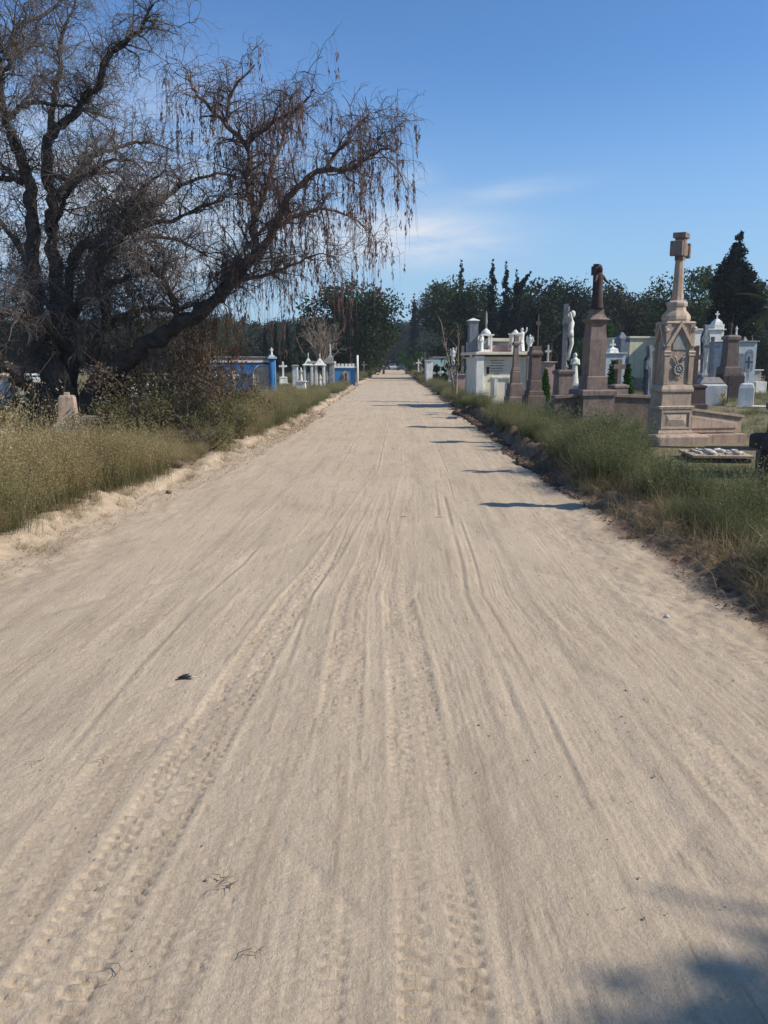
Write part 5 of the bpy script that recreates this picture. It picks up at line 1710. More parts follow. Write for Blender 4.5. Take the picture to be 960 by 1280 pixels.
# white cross on an octagonal-shouldered block, right
Y = 29.0
zz = lambda r: at(932, r, Y).z
b = at(933, 490, Y); k = mpp(Y)
t_ = thing('shoulder_cross', 'white cross with short arms on a tall block with rounded shoulders near the right edge', 'cross', (b.x, Y, 0), R(-24))
G().sq([(-.12, 9 * k), (zz(485), 9 * k), (zz(480), 7 * k), (zz(479), 5 * k)]).build('block', 'white', t_, .02)
g = G(); cross(g, zz(442) - zz(479), 10 * k, 3.6 * k, (0, 0, zz(479)), 0, .74); g.build('cross', 'white', t_, .006)
g = G(); cross(g, 15 * k, 9 * k, 2.2 * k, (0, -3 * k, zz(461)), 0, .55); g.build('iron_cross', 'greyblue', t_)
G().box((.45, -.1, 0), (.75, .35, .08)).build('ground_slab', 'white', t_, .01)

small_cross(812, 20.6, 432, .42, .22, 'greyblue', 'greyblue', 'tall blue grey Celtic cross in shade close left of the gabled monument', .34, .17, R(20), flare=.03)
small_cross(773, 25.5, 449, .95, .25, 'brown', 'rose', 'dark brown cross on a pedestal between two clipped cypresses', .42, .15, R(15))
statue_on(718, 27, 440, .9, .22, 'paleblue', 'white', 'slender white statue with a pointed hood right of the crucifix', 'fold', False)
small_cross(822, 45, 437, .5, .3, 'white', 'white', 'thin white cross on the wall line beside the cream building', .4, .08)
small_cross(878, 33, 406, 1.2, .3, 'greyblue', 'greyblue', 'tall weathered grey cross behind the plain cross, against the white building', .4, .15, R(20), flare=.04)
small_cross(892, 32, 438, .7, .28, 'greyblue', 'greyblue', 'small grey cross in front of the white building wall', .36, .12)
small_cross(868, 27, 432, .9, .3, 'dark', 'dark', 'dark cross with thick arms behind the right edge of the gabled monument', .5, .16, R(10))
statue_on(707, 33, 452, 1.0, .3, 'grey', 'grey', 'grey urn like statue behind the crucifix pedestal', 'fold', False)

# brown pillar with statue group at right
Y = 36.0
r7 = monument_pillar(908, Y, [
    ('base', [(999, 14), (470, 14), (468, 13)], 'dark'), ('step', [(468, 11), (460, 10.5), (458, 9)], 'rose'),
    ('shaft', [(458, 7.8), (425, 7)], 'rose'), ('cap', [(425, 8.5), (421, 8.8), (419, 6)], 'brown')],
    'statue_pillar', 'brown square pillar topped with a small statue beside the white building', 'rose', R(5))
g = G(); robed(g, z_(402, Y) - z_(419, Y), (-.05, 0, z_(419, Y)), 'fold', True); g.build('statue', 'dark', r7)
g = G(); robed(g, (z_(402, Y) - z_(419, Y)) * .7, (.18, -.05, z_(419, Y)), 'fold'); g.build('statuette', 'white', r7)

# buildings on the right
rt, W, H, zz = tomb_box('cream_mausoleum', 'pale yellow flat roofed mausoleum behind the walls, left of the gabled monument', 784, 836, 47, 420.5, 'yellow', capm='cream', cat='mausoleum', depth=4, rc=2.4)
G().box((-W - .28, .5, H / 2 - .05), (.26, .5, H / 2 - .06)).build('side_pier', 'greyblue', rt, .01)
G().sq([(H - .1, .26), (H + .25, .05)], (-W - .28, .5, 0)).build('pier_cap', 'greyblue', rt)
G().box((0, -.1, .35), (W + .1, .12, .42)).build('flower_bed', 'palesoil', rt, .02)
rt, W, H, zz = tomb_box('white_chapel', 'white chapel building with a cross on its stepped corner pediment', 862, 903, 43, 411, 'white', capm='white', cat='chapel', depth=4, rc=1.5)
G().box((W - .28, .3, (H + zz(405)) / 2), (.28, .3, (zz(405) - H) / 2)).build('pediment', 'white', rt, .01)
G().sq([(zz(405), .22), (zz(402), .2), (zz(398), .06)], (W - .28, .3, 0)).build('pinnacle', 'white', rt)
g = G(); cross(g, .4, .24, .06, (W - .28, .3, zz(398)), 0, .62); g.build('cross', 'white', rt)
G().prism(arch_poly(.45, 1.3, 1.7), -.03, .03, (-.1, 0, 0)).build('door', 'yellow', rt)
rt, W, H, zz = tomb_box('grey_tomb_house', 'pale blue grey tomb house with a dark arched niche behind the shouldered cross', 917, 945, 38, 426, 'paleblue', capm='grey', cat='tomb', depth=2.4, rc=1.5)
G().prism(arch_poly(.2, .75, 1.0), -.03, .03, (W - .35, 0, 1.25)).build('niche', 'greyblue', rt)
G().box((-.3, -.02, 1.45), (.25, .03, .6)).build('door', 'greyblue', rt)
G().sq([(H, .1), (H + .2, .02)], (0, .2, 0)).build('finial', 'grey', rt)
rt, W, H, zz = tomb_box('low_white_tomb', 'low white stepped tomb right of the pale tomb house', 937, 953, 42, 462, 'grey', capm='white', cat='tomb', depth=1.2, rc=1.2)
G().box((0, -.3, .3), (W * .9, .3, .35)).build('step', 'white', rt, .01)
rt, W, H, zz = tomb_box('white_wall_tomb', 'long whitish tomb wall behind the clipped cypresses', 744, 782, 41, 441, 'paleblue', capm='white', cat='tomb', depth=1.0, rc=1.0)
g = G(); cross(g, zz(424) - H, .3, .09, (.2, .3, H), 0, .62); g.build('cross', 'white', rt)
G().sq([(H, .25), (H + .2, .2), (H + .28, .05)], (.2, .3, 0)).build('cross_base', 'white', rt)
rt, W, H, zz = tomb_box('pink_tomb', 'pinkish stone tomb with a broken cross seen between the pillar and the crucifix', 681, 694, 37, 452, 'pink', capm='tan_lt', cat='tomb', depth=1.0, rc=1.2)
g = G(); cross(g, zz(431) - H, .35, .09, (-.02, .3, H), R(20), .62); g.build('cross', 'grey', rt)

# row of small tombs further up the right side
statue_on(566, 62, 434, 1.55, .35, 'grey', 'white', 'distant white angel statue on a tall block behind the sapling', 'up', True)
rt, W, H, zz = tomb_box('turquoise_tomb', 'distant turquoise and white tomb with a tiled roof', 541, 562, 78, 446, 'turq', capm='tan_lt', cat='tomb', depth=2, rc=1)
rt, W, H, zz = tomb_box('white_slab_tomb', 'distant upright white slab left of the turquoise tomb', 533, 541, 62, 450, 'white', capm='white', cat='tomb', depth=.6, rc=.8)
rt, W, H, zz = tomb_box('white_column_tomb', 'narrow white column tomb left of the white mausoleum', 585, 593, 40, 447, 'paleblue', capm='white', cat='tomb', depth=.5, rc=.8)
rt, W, H, zz = tomb_box('bench_tomb', 'low reddish tomb with two slabs beside the sapling', 572, 584, 44, 468, 'pink', capm='grey', cat='tomb', depth=.9, rc=1.2)
small_cross(578, 50, 432, .9, .3, 'brown', 'brown', 'distant brown spire shaped cross between the sapling and the white column', .3, .16)
far = [(523, 100, 449, 'white', 'first faint white cross on the right, nearest the end of the road'), (527, 92, 446, 'grey', 'grey cross second from the end of the road'),
       (531, 84, 440, 'tan', 'tan tapered cross taller than its neighbours near the end of the road'), (517, 120, 452, 'white', 'tiny pale cross at the very end of the right row'),
       (546, 70, 455, 'dark', 'dark low cross in front of the turquoise tomb'), (553, 68, 458, 'white', 'short white cross in front of the turquoise tomb'),
       (588, 58, 440, 'grey', 'slim grey cross seen over the white column tomb')]
for (px, Y, rt_, mm, lab) in far:
    small_cross(px, Y, rt_, .6, .3, mm, mm, lab, .6, .16, R(10), 'distant crosses along the right verge')
for (px, Y, rt_, mm, lab) in ((354, 60, 452, 'white', 'faint white cross behind the blue chapel column'), (408, 60, 444, 'grey', 'grey cross rising behind the canopy tomb'),
                              (455, 90, 452, 'tan', 'small tan cross in the weeds right of the blue tomb'), (463, 120, 452, 'grey', 'tiny grey cross left of the road end'),
                              (300, 46, 452, 'white', 'white cross between the leaf curtain and the blue chapel')):
    small_cross(px, Y, rt_, .6, .3, mm, mm, lab, .6, .14, R(10), 'distant crosses along the left verge')

# left side: broken grave stone in front of the tree, other tombs in its shade
Y = 16.0
zz = lambda r: at(85, r, Y).z
k = mpp(Y)
b = at(84, 500, Y)
t_ = thing('broken_gravestone', 'worn pinkish stone block gravestone with a broken stub on top, left of the shrubs', 'gravestone', (b.x, Y, 0), R(10))
G().sq([(-.1, 17 * k), (zz(531), 17 * k), (zz(529), 15 * k)], (0, 0, 0), .8).build('base', 'grey', t_, .02)
G().sq([(zz(529), 13 * k), (zz(526), 11.5 * k), (zz(497), 9.5 * k), (zz(494), 8 * k)], (0, 0, 0), .8).build('block', 'tan', t_, .02)
G().box((.0, 0, zz(492.5)), (3 * k, 3 * k, .035)).build('cross_stub', 'tan_lt', t_, .006)
b = at(110, 500, Y + .3)
t_ = thing('stone_pedestal', 'small worn stone pedestal with flared top right of the broken gravestone', 'pedestal', (b.x, Y + .3, 0), R(4))
G().sq([(-.1, 5.5 * k), (zz(536), 5.5 * k), (zz(526), 8.5 * k)], (0, 0, 0), .9).build('block', 'tan', t_, .015)
G().sq([(zz(526), 11 * k), (zz(521), 11 * k)], (0, 0, 0), .9).build('top', 'grey', t_, .015)
b = at(-3, 540, 15.0)
t_ = thing('low_stone_block', 'low stone block cut off by the left edge behind the weeds', 'stone block', (b.x, 15.0, 0))
G().box((0, 0, zz(536) / 2 - .05), (.18, .25, zz(534) / 2)).build('block', 'grey', t_, .02)
G().box((0, 0, zz(534)), (.2, .27, .03)).build('top', 'tan_lt', t_, .01)

rt, W, H, zz = tomb_box('shaded_blue_tomb', 'pale blue grey tomb wall seen behind the leaning trunk at the left edge', -22, 30, 27, 468, 'paleblue', capm='white', cat='tomb', depth=2.5)
G().box((-W + 1.02, -.08, H / 2), (.10, .08, H / 2 - .01)).build('blue_pilaster', 'iron', rt)
rt, W, H, zz = tomb_box('tan_grave_wall', 'sunlit tan slab seen through the fork of the trunk', 34, 50, 26, 478, 'tan_lt', capm='tan', cat='grave', depth=.5, rc=1.5)
for (px, Y, rt_, mm, lab) in ((123, 24, 478, 'white', 'white cross grave in deep shade behind the tree trunk'), (152, 25, 483, 'tan_lt', 'cream cross grave seen through the shrubs'),
                              (168, 25.5, 480, 'white', 'white cross grave at the right of the cream one behind the shrubs'), (184, 24, 474, 'white', 'thin white cross seen through the brown thicket'),
                              (292, 30, 462, 'white', 'white grave cross behind the rust coloured leaves')):
    small_cross(px, Y, rt_, .6, .22, 'paleblue' if mm == 'white' else mm, mm, lab, .36, .11, R(12), 'graves behind the pepper tree')
for (px, Y, m_, lab) in ((110 + 35, 23.5, 'flower_red', 'red cloth flower bunch on a grave behind the shrubs'), (157, 23.2, 'flower_yellow', 'yellow flower bunch on a grave behind the shrubs'),
                         (904, 29.0, 'flower_yellow', 'yellow flowers at the right corner of the broad white block')):
    b = at(px, 500, Y)
    a = G()
    for i in range(16):
        p_ = Vector((random.gauss(0, .10), random.gauss(0, .08), .38 + random.gauss(0, .08)))
        a.tube([(p_.x * .2, p_.y * .2, 0), (p_.x * .7, p_.y * .7, p_.z * .7), tuple(p_)], .006, 4)
        a.ball(tuple(p_), .035, 5, (1, 1, .7))
    o = a.build('flower_bunch', m_, None, 0, (b.x, Y, gz(b.x, Y)))
    tagset(o, lab, 'flowers')

# iron pole, lamp posts
for (px, Y, rt_, lab, col) in ((938, 55, 382, 'thin pale lamp post with a round lamp under the palm', 'grey'),):
    b = at(px, 450, Y); H = at(px, rt_, Y).z
    t_ = thing('street_lamp', lab, 'lamp post', (b.x, Y, 0))
    G().tube([(0, 0, -.1), (0, 0, H)], [.06, .035], 8).build('pole', col, t_)
    G().ball((0, 0, H + .2), .26, 8, (1, 1, .8)).build('lamp_shade', 'white', t_)
b = at(910, 480, 31.5); t_ = thing('iron_cross', 'small black iron grave cross beside the yellow flowers', 'cross', (b.x, 31.5, 0))
g = G(); cross(g, at(910, 470, 31.5).z, .3, .05, (0, 0, 0), 0, .7); g.build('cross', 'iron', t_)


# ------------------------------------------------------------------ trees
def crown_mesh(name, blobs, n, ls, m, seed, aspect=.55, hang=0.0, shell=0.5, squash=1.0):
    r = np.random.default_rng(seed)
    bc = np.array([b[:3] for b in blobs], float); br = np.array([b[3] for b in blobs], float)
    pr = br ** 2; pr /= pr.sum()
    k = r.choice(len(blobs), n, p=pr)
    d = norm(r.normal(0, 1, (n, 3)))
    rad = r.random(n) ** shell
    C = bc[k] + d * (br[k] * rad)[:, None] * np.array([1, 1, squash])
    C += r.normal(0, 1, C.shape) * (br[k] * 0.12)[:, None]
    V, F = leafquads(C, ls, r, aspect, hang)
    return npmesh(name, V, F, MT[m])


def trunk_mesh(name, H, r0, seed, limbs=6, m='bark', spread=.5, t0=.3):
    r = np.random.default_rng(seed)
    P = grow(np.array([[0, 0, -.2]]), np.array([[0.05, 0, 1.0]]), np.array([H]), 9, .06, .15, .15, r)
    V, F = tubes(P, np.linspace(r0, r0 * .3, 9)[None], 8)
    S, D, _, t = sprout(P, limbs, r, t0, .95)
    d = norm(D * .5 + norm(r.normal(0, 1, D.shape) * np.array([1, 1, .2])) * .8)
    P2 = grow(S, d, r.uniform(.25, .5, limbs) * H * spread * 2, 7, .12, .08, .05, r)
    V2, F2 = tubes(P2, np.linspace(r0 * .4, r0 * .08, 7)[None] * np.ones((limbs, 1)), 6)
    S3, D3, _, _ = sprout(P2, limbs * 6, r, .2, 1)
    P3 = grow(S3, norm(D3 + norm(r.normal(0, 1, D3.shape)) * .8), r.uniform(.06, .16, limbs * 6) * H, 5, .15, .05, .05, r)
    V3, F3 = tubes(P3, np.linspace(r0 * .1, r0 * .03, 5)[None] * np.ones((limbs * 6, 1)), 4)
    return npmesh(name, np.concatenate([V, V2, V3]), np.concatenate([F, F2 + len(V), F3 + len(V) + len(V2)]), MT[m], True)


def blobs_broad(H, W, seed, n=26, base=.3):
    r = np.random.default_rng(seed); out = []
    for i in range(n):
        z = r.uniform(base, .93); prof = math.sin(math.pi * min(1, (z - base + .1) / (1.05 - base))) ** .6
        a = r.uniform(0, 6.28); rr = W * .5 * prof * math.sqrt(r.random())
        out.append((rr * math.cos(a), rr * math.sin(a), z * H, r.uniform(.09, .2) * H * (.8 if z > .8 else 1)))
    return out


def blobs_spire(H, W, seed, n=26, base=.04, lean=0.0):
    r = np.random.default_rng(seed); out = []
    for i in range(n):
        z = base + (1 - base) * (i + .5) / n
        w = W * .5 * (1 - z) ** .62 * (.85 if z > .1 else .7)
        a = r.uniform(0, 6.28)
        out.append((w * .35 * math.cos(a) + lean * z, w * .35 * math.sin(a), z * H, max(.10, w * .8 * r.uniform(.75, 1.2))))
    return out


PROT = {}


def proto(key, H, blobs, n, ls, m, seed, r0=.25, limbs=6, bark='bark', **kw):
    PROT[key] = (crown_mesh('crown', blobs, n, ls, m, seed, **kw), trunk_mesh('trunk', H * .8, r0, seed, limbs, bark, .12 if limbs == 1 else .32))


proto('broad1', 10, blobs_broad(10, 9, 1, 30), 9000, .17, 'far_dark', 1)
proto('broad2', 10, blobs_broad(10, 11, 2, 34, .22), 10000, .17, 'far_green', 2)
proto('broad3', 10, blobs_broad(10, 8, 3, 26, .28), 8000, .17, 'far_olive', 3)
proto('broad4', 10, blobs_broad(10, 12, 4, 36, .2), 10000, .18, 'far_dark', 4)
proto('tall1', 10, blobs_broad(10, 5.5, 5, 24, .2), 8000, .15, 'far_green', 5)
proto('cyp1', 10, blobs_spire(10, 1.9, 6), 6000, .12, 'cypress', 6, .15, 1, hang=.0)
proto('cyp2', 10, blobs_spire(10, 2.6, 7), 6500, .13, 'cypress', 7, .15, 1)
proto('bush', 4, blobs_broad(4, 5, 8, 18, .1), 5000, .10, 'bright', 8, .1, 3)
proto('low1', 6, blobs_broad(6, 11, 9, 30, .08), 8000, .17, 'far_dark', 9, .15, 5)
proto('low2', 6, blobs_broad(6, 10, 10, 28, .08), 8000, .17, 'far_olive', 10, .15, 5)


def tree(key, px, Y, rtop, label, name='tree', wide=1.0, rz=None, group=None, bare=False):
    H0 = {'bush': 4, 'low1': 6, 'low2': 6}.get(key, 10)
    b = at(px, 450, Y)
    H = at(px, rtop, Y).z
    s = H / (H0 * .98)
    root = thing(name, label, 'tree' if key not in ('bush',) else 'bush', (b.x, Y, 0), random.uniform(0, 6.28) if rz is None else rz, group)
    root.scale = (s * wide, s * wide, s)
    cm_, tm = PROT[key]
    o = link('crown', cm_, root); o['kind'] = 'stuff'
    link('trunk', tm, root)
    return root


# individual trees that stand out against the sky
tree('broad1', 438, 72, 352, 'big dark leafy tree left of the road end with branches open to the sky', 'broadleaf_tree', 1.05, .4)
tree('broad4', 425, 76, 372, 'lower dark tree standing against the left side of the big leafy tree', 'broadleaf_tree', .7)
tree('tall1', 458, 95, 374, 'slim dark tree on the right shoulder of the big leafy tree', 'broadleaf_tree', 1.2)
tree('cyp1', 517, 135, 368, 'single thin cypress at the end of the road', 'cypress_tree', 1.1)
tree('broad3', 545, 226, 360, 'rounded dark tree right of the single thin cypress', 'broadleaf_tree', .85)
tree('tall1', 562, 86, 348, 'tall dark tree just left of the spire topped cypress', 'broadleaf_tree', 1.1)
tree('cyp2', 575, 88, 326, 'spire topped dark cypress poking above the rounded trees', 'cypress_tree', .75)
tree('tall1', 594, 84, 350, 'dark rounded tree just right of the spire topped cypress', 'broadleaf_tree', 1.0)
tree('cyp2', 613, 74, 325, 'leftmost of the three ragged conifer spires behind the mausoleum', 'conifer_tree', .85)
tree('cyp2', 630, 75, 328, 'middle one of the three ragged conifer spires behind the mausoleum', 'conifer_tree', .85)
tree('cyp2', 643, 74, 338, 'rightmost of the three ragged conifer spires, with a leaning side shoot', 'conifer_tree', .8)
# its leaning shoot is part of the rightmost conifer
lean_root = [o for o in bpy.data.objects if o.name.startswith('conifer_tree')][-1]
lb = [(i * .22 + .2, 0, 8.2 + i * .24, .42 - i * .05) for i in range(7)]
o = link('side_shoot', crown_mesh('side_shoot', lb, 900, .13, 'cypress', 77), lean_root)
lean_root.rotation_euler = (0, 0, 0)
tree('broad1', 685, 82, 348, 'broad dark tree with a flat layered top right of the conifer spires', 'broadleaf_tree', 1.0)
tree('broad2', 655, 88, 362, 'dark tree filling the gap beside the flat topped tree', 'broadleaf_tree', .9)
tree('broad4', 722, 90, 366, 'wide dark tree behind the brown pillar monument', 'broadleaf_tree', .9)
tree('broad3', 770, 84, 360, 'dark tree with ragged reddish top right of the brown pillar monument', 'broadleaf_tree', 1.0)
tree('broad1', 797, 86, 366, 'dark tree behind the cream mausoleum', 'broadleaf_tree', .9)
tree('tall1', 826, 80, 382, 'lower dark tree left of the gabled monument column', 'broadleaf_tree', 1.3)
tree('broad2', 868, 70, 336, 'feathery green tree right behind the column of the gabled monument', 'broadleaf_tree', .85)
tree('bush', 748, 62, 402, 'bright green bushy tree just right of the brown pillar', 'leafy_bush', .9)
tree('bush', 521, 120, 429, 'bright green weeping bush at the right of the road end', 'leafy_bush', 1.15)
tree('bush', 469, 140, 440, 'green bush left of the road end', 'leafy_bush', .9)
tree('broad2', 905, 80, 372, 'green tree filling in below the big dark conifer', 'broadleaf_tree', .9)
tree('broad4', 960, 75, 388, 'dark tree at the right edge behind the palm', 'broadleaf_tree', .8)

# big irregular dark conifer at right
Y = 50
zz = lambda r: at(918, r, Y).z
b = at(909, 450, Y); k = mpp(Y)
t_ = thing('dark_conifer', 'big irregular dark conifer with a leaning pointed top near the right edge', 'tree', (b.x, Y, 0))
bl = []
r_ = np.random.default_rng(90)
for (r0, cx, hw) in ((292, 3, 2.5), (298, 2, 5), (306, 1, 7), (314, -2, 9), (322, -6, 11), (330, -6, 14), (338, -5, 16), (346, -3, 21), (354, 0, 25), (363, 1, 29), (372, 2, 30), (382, 1, 30), (392, 0, 28), (403, 0, 26), (414, 0, 22), (425, 0, 18)):
    for j in range(5 if hw > 12 else 2):
        bl.append(((cx + 3 + r_.uniform(-.8, .8) * hw) * k, r_.uniform(-.6, .6) * hw * k, zz(r0), max(.14, hw * k * (.52 if hw > 12 else .7) * r_.uniform(.8, 1.2))))
o = link('crown', crown_mesh('crown', bl, 22000, .12, 'cypress', 91), t_); o['kind'] = 'stuff'
link('trunk', trunk_mesh('trunk', zz(350), .3, 92, 8, 'bark', .1), t_)

# clipped cypresses in the cemetery
for (px, Y, rt_, hw, lab) in ((766, 27.5, 448, 14, 'left clipped green cypress beside the dark brown cross'), (785, 26.8, 453, 11, 'right clipped green cypress beside the dark brown cross'),
                              (682, 31, 460, 9, 'small clipped green cypress right of the dark pillar')):
    b = at(px, 470, Y); H = at(px, rt_, Y).z; k = mpp(Y)
    t_ = thing('clipped_cypress', lab, 'shrub', (b.x, Y, 0))
    bl = [(0, 0, z * H, hw * k * (1 - z) ** .45 * .8) for z in np.linspace(.08, .93, 12)]
    o = link('crown', crown_mesh('crown', bl, 4200, .045, 'bright', 95 + px), t_); o['kind'] = 'stuff'
    G().tube([(0, 0, -.1), (0, 0, H * .8)], [.06, .02], 6).build('trunk', 'bark', t_)
# dark little conifer in the far right row
b = at(552, 460, 66); t_ = thing('dark_shrub', 'dark low shrub in front of the turquoise tomb', 'shrub', (b.x, 66, 0))
o = link('foliage', crown_mesh('foliage', blobs_broad(1.5, 1.6, 77, 10, .1), 1800, .07, 'cypress', 78), t_); o['kind'] = 'stuff'
b = at(558, 460, 64); t_ = thing('dark_shrub', 'bushy green shrub right of the dark low shrub', 'shrub', (b.x, 64, 0))
o = link('foliage', crown_mesh('foliage', blobs_broad(1.7, 1.5, 79, 10, .1), 1800, .07, 'far_green', 79), t_); o['kind'] = 'stuff'


# palm at the right edge
Y = 44
b = at(965, 450, Y)
t_ = thing('palm_tree', 'palm with arching fronds at the right edge of the picture', 'palm', (b.x, Y, 0))
zt = at(965, 385, Y).z
G().tube([(0, 0, -.1), (.05, 0, zt * .5), (0, 0, zt)], [.28, .22, .24], 10).build('trunk', 'bark', t_)
rp = np.random.default_rng(12)
for i in range(22):
    a_ = i * 2.4 + rp.uniform(-.2, .2); e_ = rp.uniform(-.3, 1.25)
    P = [np.array([0, 0, zt])]; d = np.array([math.cos(a_) * math.cos(e_), math.sin(a_) * math.cos(e_), math.sin(e_)])
    for s in range(9):
        d = d + np.array([0, 0, -.13]); d /= np.linalg.norm(d); P.append(P[-1] + d * .27)
    P = np.array(P)
    V, F = tubes(P[None], np.linspace(.025, .006, 10)[None], 4)
    C = []; Vl = []; Fl = []
    side = np.cross(d, [0, 0, 1]); side /= np.linalg.norm(side)
    for s in range(2, 28):
        u = s / 28 * 9; j = int(min(u, 8)); f = u - j
        c = P[j] * (1 - f) + P[min(j + 1, 9)] * f
        tdir = P[min(j + 1, 9)] - P[j]; tdir /= np.linalg.norm(tdir)
        for sg in (-1, 1):
            ld = side * sg + tdir * .6 + np.array([0, 0, -.35]); ld /= np.linalg.norm(ld)
            ln_ = .5 * math.sin(math.pi * (s / 28) ** .7) + .1
            q = len(Vl); w = tdir * .02
            Vl += [c - w, c + w, c + ld * ln_ * .6 + w * .8, c + ld * ln_ * .6 - w * .8, c + ld * ln_]
            Fl += [(q, q + 1, q + 2, q + 3), (q + 3, q + 2, q + 4, q + 4)]
    Fl2 = [f for f in Fl if f[2] != f[3]]
    VV = np.concatenate([V, np.array(Vl)]); FF = np.concatenate([F, np.array(Fl2) + len(V)])
    link('frond', npmesh('frond', VV, FF, MT['palm']), t_)

# bare tree top and sapling
for (px, Y, rt_, lab, r0, mm) in ((826, 88, 362, 'bare leafless tree top behind the gabled monument', .16, 'twig_lt'),
                                  (402, 62, 395, 'pale bare leaning tree in front of the big leafy tree', .14, 'twig_lt')):
    b = at(px, 450, Y); H = at(px, rt_, Y).z
    t_ = thing('bare_tree', lab, 'tree', (b.x, Y, 0), .5)
    link('trunk', trunk_mesh('trunk', H * .8, r0, int(px), 5, mm, .22, .35), t_)
    r_ = np.random.default_rng(int(px))
    P = grow(np.array([[0, 0, H * .25]] * 26), norm(np.stack([r_.normal(0, .3, 26), r_.normal(0, .3, 26), np.ones(26)], 1)), r_.uniform(.45, .78, 26) * H, 8, .14, .08, .08, r_)
    V, F = tubes(P, np.linspace(.06, .012, 8)[None] * np.ones((26, 1)), 4)
    S, D, _, _ = sprout(P, 340, r_, .3, 1)
    P2 = grow(S, norm(D + norm(r_.normal(0, 1, D.shape)) * .9), r_.uniform(.4, 1.2, 340), 5, .2, .1, -.1, r_)
    V2, F2 = tubes(P2, np.linspace(.018, .007, 5)[None] * np.ones((340, 1)), 3)
    link('branches', npmesh('branches', np.concatenate([V, V2]), np.concatenate([F, F2 + len(V)]), MT[mm]), t_)['kind'] = 'stuff'
Y = 33.0
b = at(570, 480, Y); H = at(570, 395, Y).z
t_ = thing('sapling', 'thin half bare sapling with a few yellow green leaves left of the white mausoleum', 'tree', (b.x, Y, 0))
r_ = np.random.default_rng(14)
P = grow(np.array([[-.12, 0, -.1], [.1, .1, -.1], [.0, -.1, -.1]]), np.array([[-.02, 0, 1.], [.06, 0, 1], [0, .02, 1]]), np.array([H * .98, H * .85, H * .75]), 10, .06, .1, .1, r_)
V, F = tubes(P, np.linspace(.055, .015, 10)[None] * np.ones((3, 1)), 7)
S, D, _, _ = sprout(P, 40, r_, .35, 1)
P2 = grow(S, norm(D + norm(r_.normal(0, 1, D.shape)) * .8), r_.uniform(.2, .7, 40), 5, .15, .08, .0, r_)
V2, F2 = tubes(P2, np.linspace(.014, .004, 5)[None] * np.ones((40, 1)), 4)
link('trunk', npmesh('trunk', np.concatenate([V, V2]), np.concatenate([F, F2 + len(V)]), MT['twig_lt']), t_)
C = P2[:, 2:].reshape(-1, 3); C = np.repeat(C, 6, 0) + r_.normal(0, .10, (len(C) * 6, 3))
V, F = leafquads(C, .05, r_, .4, .2)
o = link('leaves', npmesh('leaves', V, F, MT['far_olive']), t_); o['kind'] = 'stuff'

# the tree line all round the far side: individual trees sharing meshes
kinds = ['broad1', 'broad2', 'broad3', 'broad4', 'tall1', 'low1', 'low2']
tl = np.random.default_rng(77)
labels_far = {'broad1': 'dark broad tree in the distant tree line', 'broad2': 'green broad tree in the distant tree line', 'broad3': 'olive rounded tree in the distant tree line',
              'broad4': 'dark spreading tree in the distant tree line', 'tall1': 'slim green tree in the distant tree line', 'low1': 'low dark tree in the distant tree line',
              'low2': 'low olive tree in the distant tree line'}
LM = [(0, 'beyond the left frame edge'), (60, 'behind the left trunk of the pepper tree'), (120, 'behind the pepper tree centre'), (180, 'behind the arching branch'), (240, 'behind the leaning limb'),
      (300, 'behind the rust coloured leaf curtain'), (340, 'above the blue chapel'), (375, 'above the white shrines'), (415, 'above the canopy tomb'), (447, 'above the small blue tomb'),
      (480, 'just left of the road end'), (505, 'over the road end'), (530, 'just right of the road end'), (565, 'above the turquoise tomb'), (595, 'above the sapling'), (630, 'above the left of the white mausoleum'),
      (665, 'above the right of the white mausoleum'), (695, 'behind the dark pillar'), (725, 'behind the crucifix'), (760, 'behind the brown pillar monument'), (800, 'above the cream mausoleum'),
      (835, 'left of the gabled monument column'), (870, 'right of the gabled monument column'), (905, 'behind the white chapel'), (945, 'behind the big dark conifer'), (970, 'behind the palm'), (9999, 'beyond the right frame edge')]


def landmark(px):
    for a, t in LM:
        if px < a: return t


def far_label(key, px, row):
    return {'broad1': 'dark broad', 'broad2': 'green broad', 'broad3': 'olive rounded', 'broad4': 'dark spreading', 'tall1': 'slim green', 'low1': 'low dark', 'low2': 'low olive'}[key] + \
        ' tree, ' + ('nearer', 'middle', 'farthest')[row] + ' tree line, ' + landmark(px)


for row, (Y0, top0, step) in enumerate(((108, 402, 15), (135, 398, 13), (215, 396, 8))):
    px = -60
    while px < 1080:
        near_road = (452 < px < 600) if Y0 < 190 else False
        if not near_road:
            key = kinds[tl.integers(0, len(kinds))]
            top = top0 + tl.uniform(-6, 14)
            if 300 < px < 400: top += 4
            if 470 < px < 530: top = 398 + tl.uniform(0, 8)
            if px > 650: top -= 12
            tree(key, px + tl.uniform(-5, 5), Y0 + tl.uniform(-8, 8), top, far_label(key, px, row), 'distant_tree', tl.uniform(.85, 1.2), None, 'trees of the distant tree line')
        px += step * tl.uniform(1.2, 2.0) * 1.15
